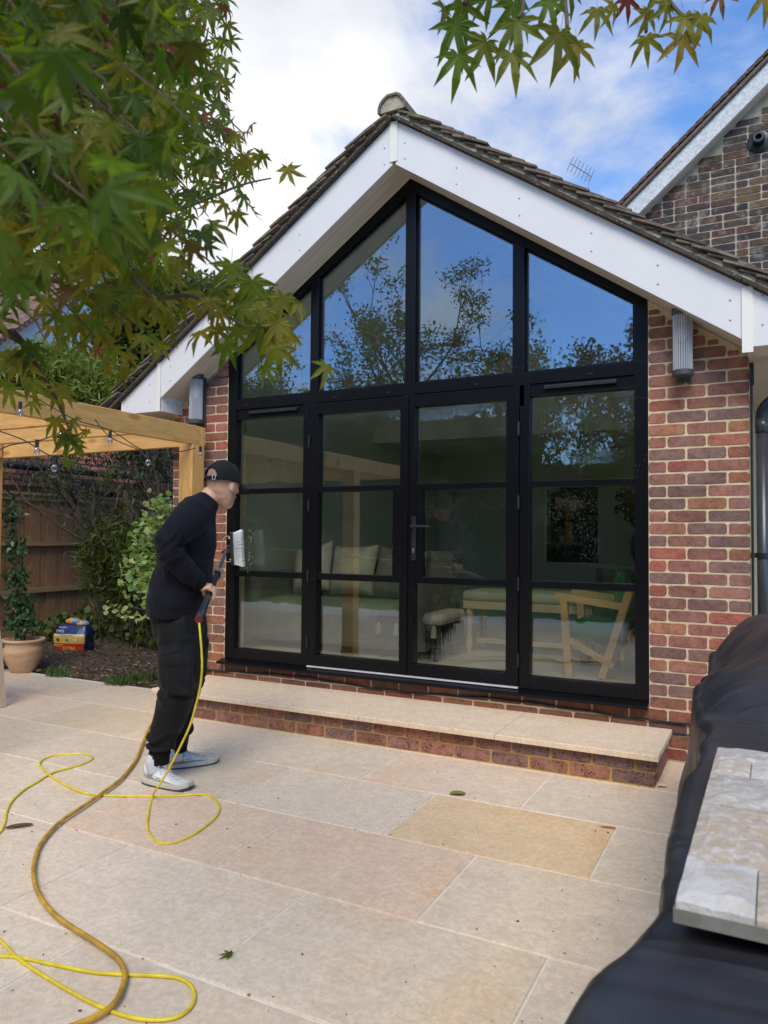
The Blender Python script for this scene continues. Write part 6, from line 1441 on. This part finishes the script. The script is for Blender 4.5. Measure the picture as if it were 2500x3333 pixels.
# shoes
def shoe(heel, toe, far=False):
    ax = (toe-heel); ln = ax.length; x = ax.normalized(); y = ZX.cross(x)
    m = Matrix(((x.x, y.x, 0, heel.x), (x.y, y.y, 0, heel.y), (0, 0, 1, 0), (0, 0, 0, 1)))
    sg_ = -1  # outer side faces the camera
    def wd(f): return .032+.016*math.sin(min(1, f*1.25)*math.pi*.5+.1)+.006*math.sin(f*math.pi)-(.030*max(0, (f-.82)/.18)**2)-(.010*max(0, (.12-f)/.12))
    s_ = MB(); rings = []; K = 22
    top = lambda f: .108-.008*math.sin(f*8) if f < .18 else (.108-(f-.18)*.10 if f < .34 else (.092-(f-.34)*.125 if f < .72 else max(.030, .0445-(f-.72)*.02-.030*max(0, (f-.9)/.1)**2)))
    for k in range(K+1):
        f = k/K; w = wd(f); h = top(f)-.026
        for i in range(16):
            a_ = math.pi*2*i/16; c_, q_ = math.cos(a_), math.sin(a_)
            narrow = 1-.42*max(0, q_)*(1 if f < .6 else .6)
            s_.v.append(m @ Vector((f*ln, c_*w*narrow*.94, .026+h*(.5+.5*q_))))
    for k in range(K):
        for i in range(16): a0 = k*16+i; b0 = k*16+(i+1) % 16; s_.f.append((a0, b0, b0+16, a0+16))
    s_.f.append(tuple(range(15, -1, -1))); s_.f.append(tuple(K*16+i for i in range(16)))
    sme_ = remeshed(s_, .0042, 3, 'shoe'); so_ = link('shoe', sme_, M['shoe'], man)
    for nm, z0, z1, ex, mt_ in (('sole', .010, .032, .006, M['sole']), ('outsole', .0005, .0105, .004, M['outsole'])):
        q_ = MB(); ring = []
        for k in range(25): f = k/24; ring.append((f*(ln+.010)-.005, -(wd(f)+ex)))
        for k in range(24, -1, -1): f = k/24; ring.append((f*(ln+.010)-.005, wd(f)+ex))
        lift = lambda x_: .012*max(0, (x_/ln-.78)/.22)**2
        n2 = len(ring)
        for z in (z0, z1):
            for (a_, b_) in ring: q_.v.append(m @ Vector((a_, b_, z+lift(a_))))
        q_.f.append(tuple(range(n2-1, -1, -1))); q_.f.append(tuple(range(n2, 2*n2)))
        for i in range(n2): q_.f.append((i, (i+1) % n2, n2+(i+1) % n2, n2+i))
        o = q_.build(nm, mt_, so_, bevel=.003)
    # project trim curves on the upper
    from mathutils.bvhtree import BVHTree
    bv = BVHTree.FromPolygons([v.co for v in sme_.vertices], [p.vertices for p in sme_.polygons])
    def onsurf(f, z, side=-1):
        o_ = m @ Vector((f*ln, side*.2, z)); d_ = (m.to_3x3() @ Vector((0, -side, 0)))
        h_ = bv.ray_cast(o_, d_); return (h_[0]+h_[1]*.0006) if h_[0] else None
    def ontop(f, yy):
        h_ = bv.ray_cast(m @ Vector((f*ln, yy, .3)), Vector((0, 0, -1))); return (h_[0]+h_[1]*.0012) if h_[0] else None
    ln_ = MB()
    for side in (-1, 1):
        for crv in ([(.02, .075), (.10, .055), (.22, .05), (.30, .066), (.36, .082)], [(.30, .040), (.46, .052), (.58, .062), (.64, .058), (.72, .045), (.76, .034)], [(.78, .036), (.74, .044), (.80, .048), (.88, .043), (.95, .036)], [(.04, .095), (.14, .092), (.22, .085), (.30, .088)]):
            ps = [onsurf(a_, b_, side) for a_, b_ in crv]; ps = [p_ for p_ in ps if p_]
            if len(ps) > 2: ln_.tube(spline(ps, 5), .0016, 5)
    ln_.build('edge_seam', M['shoe_line'], so_)
    mk = MB()
    ps = [onsurf(a_, b_) for a_, b_ in ((.62, .060), (.50, .046), (.40, .040), (.33, .045), (.30, .058))]; ps = [p_ for p_ in ps if p_]
    if len(ps) > 2: sp__ = spline(ps, 5); mk.tube(sp__, [.0012+.0035*math.sin(i/len(sp__)*math.pi)**1.0 for i in range(len(sp__))], 6); mk.build('side_mark', simple('pale_side_mark', (.55, .56, .55), None, 5, .5, 0), so_)
    lc = MB()
    for k in range(6):
        f = .36+.052*k; a_, b_ = ontop(f, -.020), ontop(f+.012, .020); c_ = ontop(f+.004, 0)
        if a_ and b_ and c_: lc.tube(spline([a_, c_+ZX*.003, b_], 3), .0026, 6)
    for s__ in (-1, 1):
        a_ = ontop(.36, 0)
        if a_: lc.tube(spline([a_, a_+m.to_3x3() @ Vector((.0, s__*.022, .018)), a_+m.to_3x3() @ Vector((.012, s__*.034, .002)), a_+m.to_3x3() @ Vector((.03, s__*.036, -.02))], 4), .0022, 5)
    lc.build('lace', M['sock'], so_); return so_
hN, tN = G(472, 2562, 0), G(624, 2588, 0); hF, tF = G(557, 2517, 0), G(703, 2489, 0)
cN = (P2(385, 1650, 3.95)); 
def fit(h, t_, L0=.30): c = (h+t_)/2; d = (t_-h).normalized(); return c-d*L0/2, c+d*L0/2
a_, b_ = G(474, 2545, 0), G(620, 2573, 0); a_, b_ = fit(a_, b_, .305); shoe(a_, b_); a_, b_ = G(545, 2502, 0), G(701, 2480, 0); a_, b_ = fit(a_, b_, .305); shoe(a_, b_, True)
# cap
cp = MB(); NA, NE = 60, 22; rx, ry, rz_ = .106, .0875, .104; c0 = (-.003, 0, .034); idx = {}
def dome(az, el, k=1.0): return hp(c0[0]+rx*k*math.cos(el)*math.cos(az), ry*k*math.cos(el)*math.sin(az), c0[2]-.020*max(0, 1-el/.5)*0+rz_*k*math.sin(el)+(-.018 if el <= 0 else 0))
for e_ in range(NE+1):
    el = R(-12)+(R(90)-R(-12))*e_/NE
    for a_i in range(NA):
        az = 2*math.pi*a_i/NA; ce = math.cos(max(0, el)) if el > 0 else 1.0-.01*abs(el)
        bump_ = 1+.006*abs(math.cos(az*3))**8
        cp.v.append(hp(c0[0]+rx*ce*math.cos(az)*bump_, ry*ce*math.sin(az)*bump_, c0[2]+(rz_*math.sin(el) if el > 0 else .085*el)+.003*mn.noise((az*2, el*3, 0))))
for e_ in range(NE):
    el = math.degrees(R(-12)+(R(102))*(e_+.5)/NE)
    for a_i in range(NA):
        da = abs(((a_i+.5)*360/NA)-180)
        if da < 38 and 3 > el-(-9) > -99 and False: continue
        if da < 38 and el > -6 and el < -4+34*math.sqrt(max(0, 1-(da/38)**2)): continue
        a0 = e_*NA+a_i; b0 = e_*NA+(a_i+1) % NA; cp.f.append((a0, b0, b0+NA, a0+NA))
cme = cp.me('cap', True); cap = link('cap', cme, M['cap'], man); so2 = cap.modifiers.new('s', 'SOLIDIFY'); so2.thickness = .003; so2.offset = 0
br_ = MB(); nb, nr_ = 24, 8
for j in range(nr_+1):
    for i in range(nb+1):
        az = R(-62+124*i/nb); f = j/nr_; ext = .074*math.cos(az*1.25)**.7*f if abs(az*1.25) < math.pi/2 else 0
        x_ = c0[0]+rx*math.cos(az)*1.0+ext; y_ = ry*math.sin(az)*1.0*(1+.0*f); br_.v.append(hp(x_, y_, c0[2]-.010-.020*f*f-4.2*y_*y_*f-.006*f))
for j in range(nr_):
    for i in range(nb): a0 = j*(nb+1)+i; br_.f.append((a0, a0+1, a0+nb+2, a0+nb+1))
bo_ = link('brim', br_.me('brim', True), M['cap'], cap); s3 = bo_.modifiers.new('s', 'SOLIDIFY'); s3.thickness = .004
st_ = MB(); az0 = [R(180-42+84*i/16) for i in range(17)]
for a_ in az0:
    for zz_ in (-.018, .000): st_.v.append(hp(c0[0]+(rx+.002)*math.cos(a_), (ry+.002)*math.sin(a_), c0[2]+zz_))
for i in range(16): st_.f.append((2*i, 2*i+2, 2*i+3, 2*i+1))
so3 = link('strap', st_.me('strap', True), M['cap'], cap); s4 = so3.modifiers.new('s', 'SOLIDIFY'); s4.thickness = .004
MB().ell(hp(c0[0], 0, c0[2]+rz_+.001), (.007, .007, .004), HM, 12, 8).build('button', M['cap'], cap)
bk = MB(); az = R(180+28); cpos = hp(c0[0]+(rx+.005)*math.cos(az), (ry+.005)*math.sin(az), c0[2]-.009); tx = (HL*math.cos(az)*ry-HFd*math.sin(az)*rx).normalized()
for (a_, b_) in (((-.008, -.012), (.008, -.012)), ((.008, -.012), (.008, .012)), ((.008, .012), (-.008, .012)), ((-.008, .012), (-.008, -.012))): bk.tube([cpos+tx*a_[0]+HU*a_[1], cpos+tx*b_[0]+HU*b_[1]], .0018, 6)
bk.build('buckle', M['steel'], cap)
em = MB()
for (a_, b_) in (((-.018, -.008), (-.006, .016)), ((-.020, -.006), (.012, -.004)), ((.000, -.012), (.006, .014)), ((.006, .014), (.014, -.010)), ((.018, -.010), (.020, .012))):
    pp1 = [hp(c0[0]+(rx+.001)*math.cos(y_/ry)*.93, y_, c0[2]+.040+z_) for (y_, z_) in ((a_[0], a_[1]), (b_[0], b_[1]))]; em.tube(pp1, .0016, 5)
em.build('embroidery', M['print_w'], cap)
# ------------------------------------------------------------------ water fed pole and brush
pb = empty('pole_brush', tuple(POLE0), 'black telescopic window cleaning pole with a white bristled brush held by the man', 'brush')
def along(f): return on_pole(f)
MB().tube([on_pole(.64*i/9) for i in range(10)], [.0195-.0003*i for i in range(10)], 18).build('pole', simple('scratched_black_pole', (.015, .015, .017), (.035, .035, .04), 40, .38, .15), pb, smooth=True)
MB().tube([on_pole(.645+.355*i/8) for i in range(9)], [.0140-.0003*i for i in range(9)], 14).build('pole', M['graphite'], pb, smooth=True)
MB().tube([POLE0-PD0*.004, POLE0+PD0*.012], .0195, 18).tube([POLE0+PD0*.02, POLE0+PD0*.024], .0185, 18).build('end_ring', simple('red_end_ring', (.10, .01, .015), None, 5, .5, 0), pb)
cl2 = MB().tube([on_pole(.635), on_pole(.665)], .022, 14).box((-.012, -.012, -.03), (.012, .012, .03), Matrix.Translation(on_pole(.655)+AX_*.022)); cl2.build('clamp', M['black'], pb, bevel=.002)
BZ = [hyp for hyp in ()]
bt0 = Vector((.150, -.085, 1.352)); bt1 = Vector((.172, -.085, 1.090)); bc = (bt0+bt1)/2; bdir = (bt1-bt0).normalized()
nrm = Vector((.93, .36, 0)).normalized(); nrm = (nrm-bdir*nrm.dot(bdir)).normalized(); wv = bdir.cross(nrm)
mB = Matrix(((bdir.x, wv.x, nrm.x, bc.x), (bdir.y, wv.y, nrm.y, bc.y), (bdir.z, wv.z, nrm.z, bc.z), (0, 0, 0, 1)))
blen = (bt1-bt0).length; hd_ = MB().box((-blen/2, -.030, -.028), (blen/2, .030, -.002), mB); hd_.build('brush_head', M['black'], pb, bevel=.006)
bs = MB(); q = random.Random(4)
for i in range(30):
    for j in range(5):
        x_ = (-.5+(i+.5)/30)*blen*.97; y_ = (-.5+(j+.5)/5)*.056; fl_x = x_*.16+q.uniform(-.002, .002)
        bs.tube([mB @ Vector((x_, y_, -.003)), mB @ Vector((x_+fl_x*.4, y_*1.15, .028)), mB @ Vector((x_+fl_x, y_*1.4, .066))], [.0022, .0026, .0031], 4)
bsm = M['print_w']; o = bs.build('bristles', bsm, pb); o['kind'] = 'stuff'
nk = mB @ Vector((.02, 0, -.10)); MB().tube(spline([POLE1, POLE1.lerp(nk, .6), nk, mB @ Vector((.0, 0, -.03))], 5), .0115, 10).build('gooseneck', M['graphite'], pb, smooth=True)
MB().box((-.03, -.018, -.06), (.03, .018, -.028), mB).build('socket', M['black'], pb, bevel=.004)
for s in (-1, 1): MB().tube(spline([mB @ Vector((.0, 0, -.105)), mB @ Vector((s*.05, .012, -.10)), mB @ Vector((s*.10, .012, -.065)), mB @ Vector((s*.095, .005, -.028))], 5), .0036, 6).build('water_tube', simple('clear_tube', (.30, .30, .27), None, 5, .3, 0), pb, smooth=True)
for s in (-1, 1): MB().tube([mB @ Vector((s*.085, .004, -.045)), mB @ Vector((s*.085, .004, -.027))], .007, 8).build('jet', simple('brass_jet', (.45, .25, .12), None, 5, .4, 0, metal=.8), pb)
# spray of drops thrown from the bristles
dr = MB(); 
for _ in range(30):
    p = mB @ Vector((q.uniform(-.55, .55)*blen, q.uniform(-.02, .02), .055+q.uniform(0, .03))); p += Vector((.01+q.uniform(0, .09), -.0, q.uniform(-.05, .05))); p.y = min(p.y, .03); r_ = q.uniform(.0005, .0011); i0 = len(dr.v)
    dr.tube([p, p+Vector((q.uniform(-.002, .002), 0, -.010))], r_, 4)
o = dr.build('spray', M['print_w'], pb); o['kind'] = 'stuff'
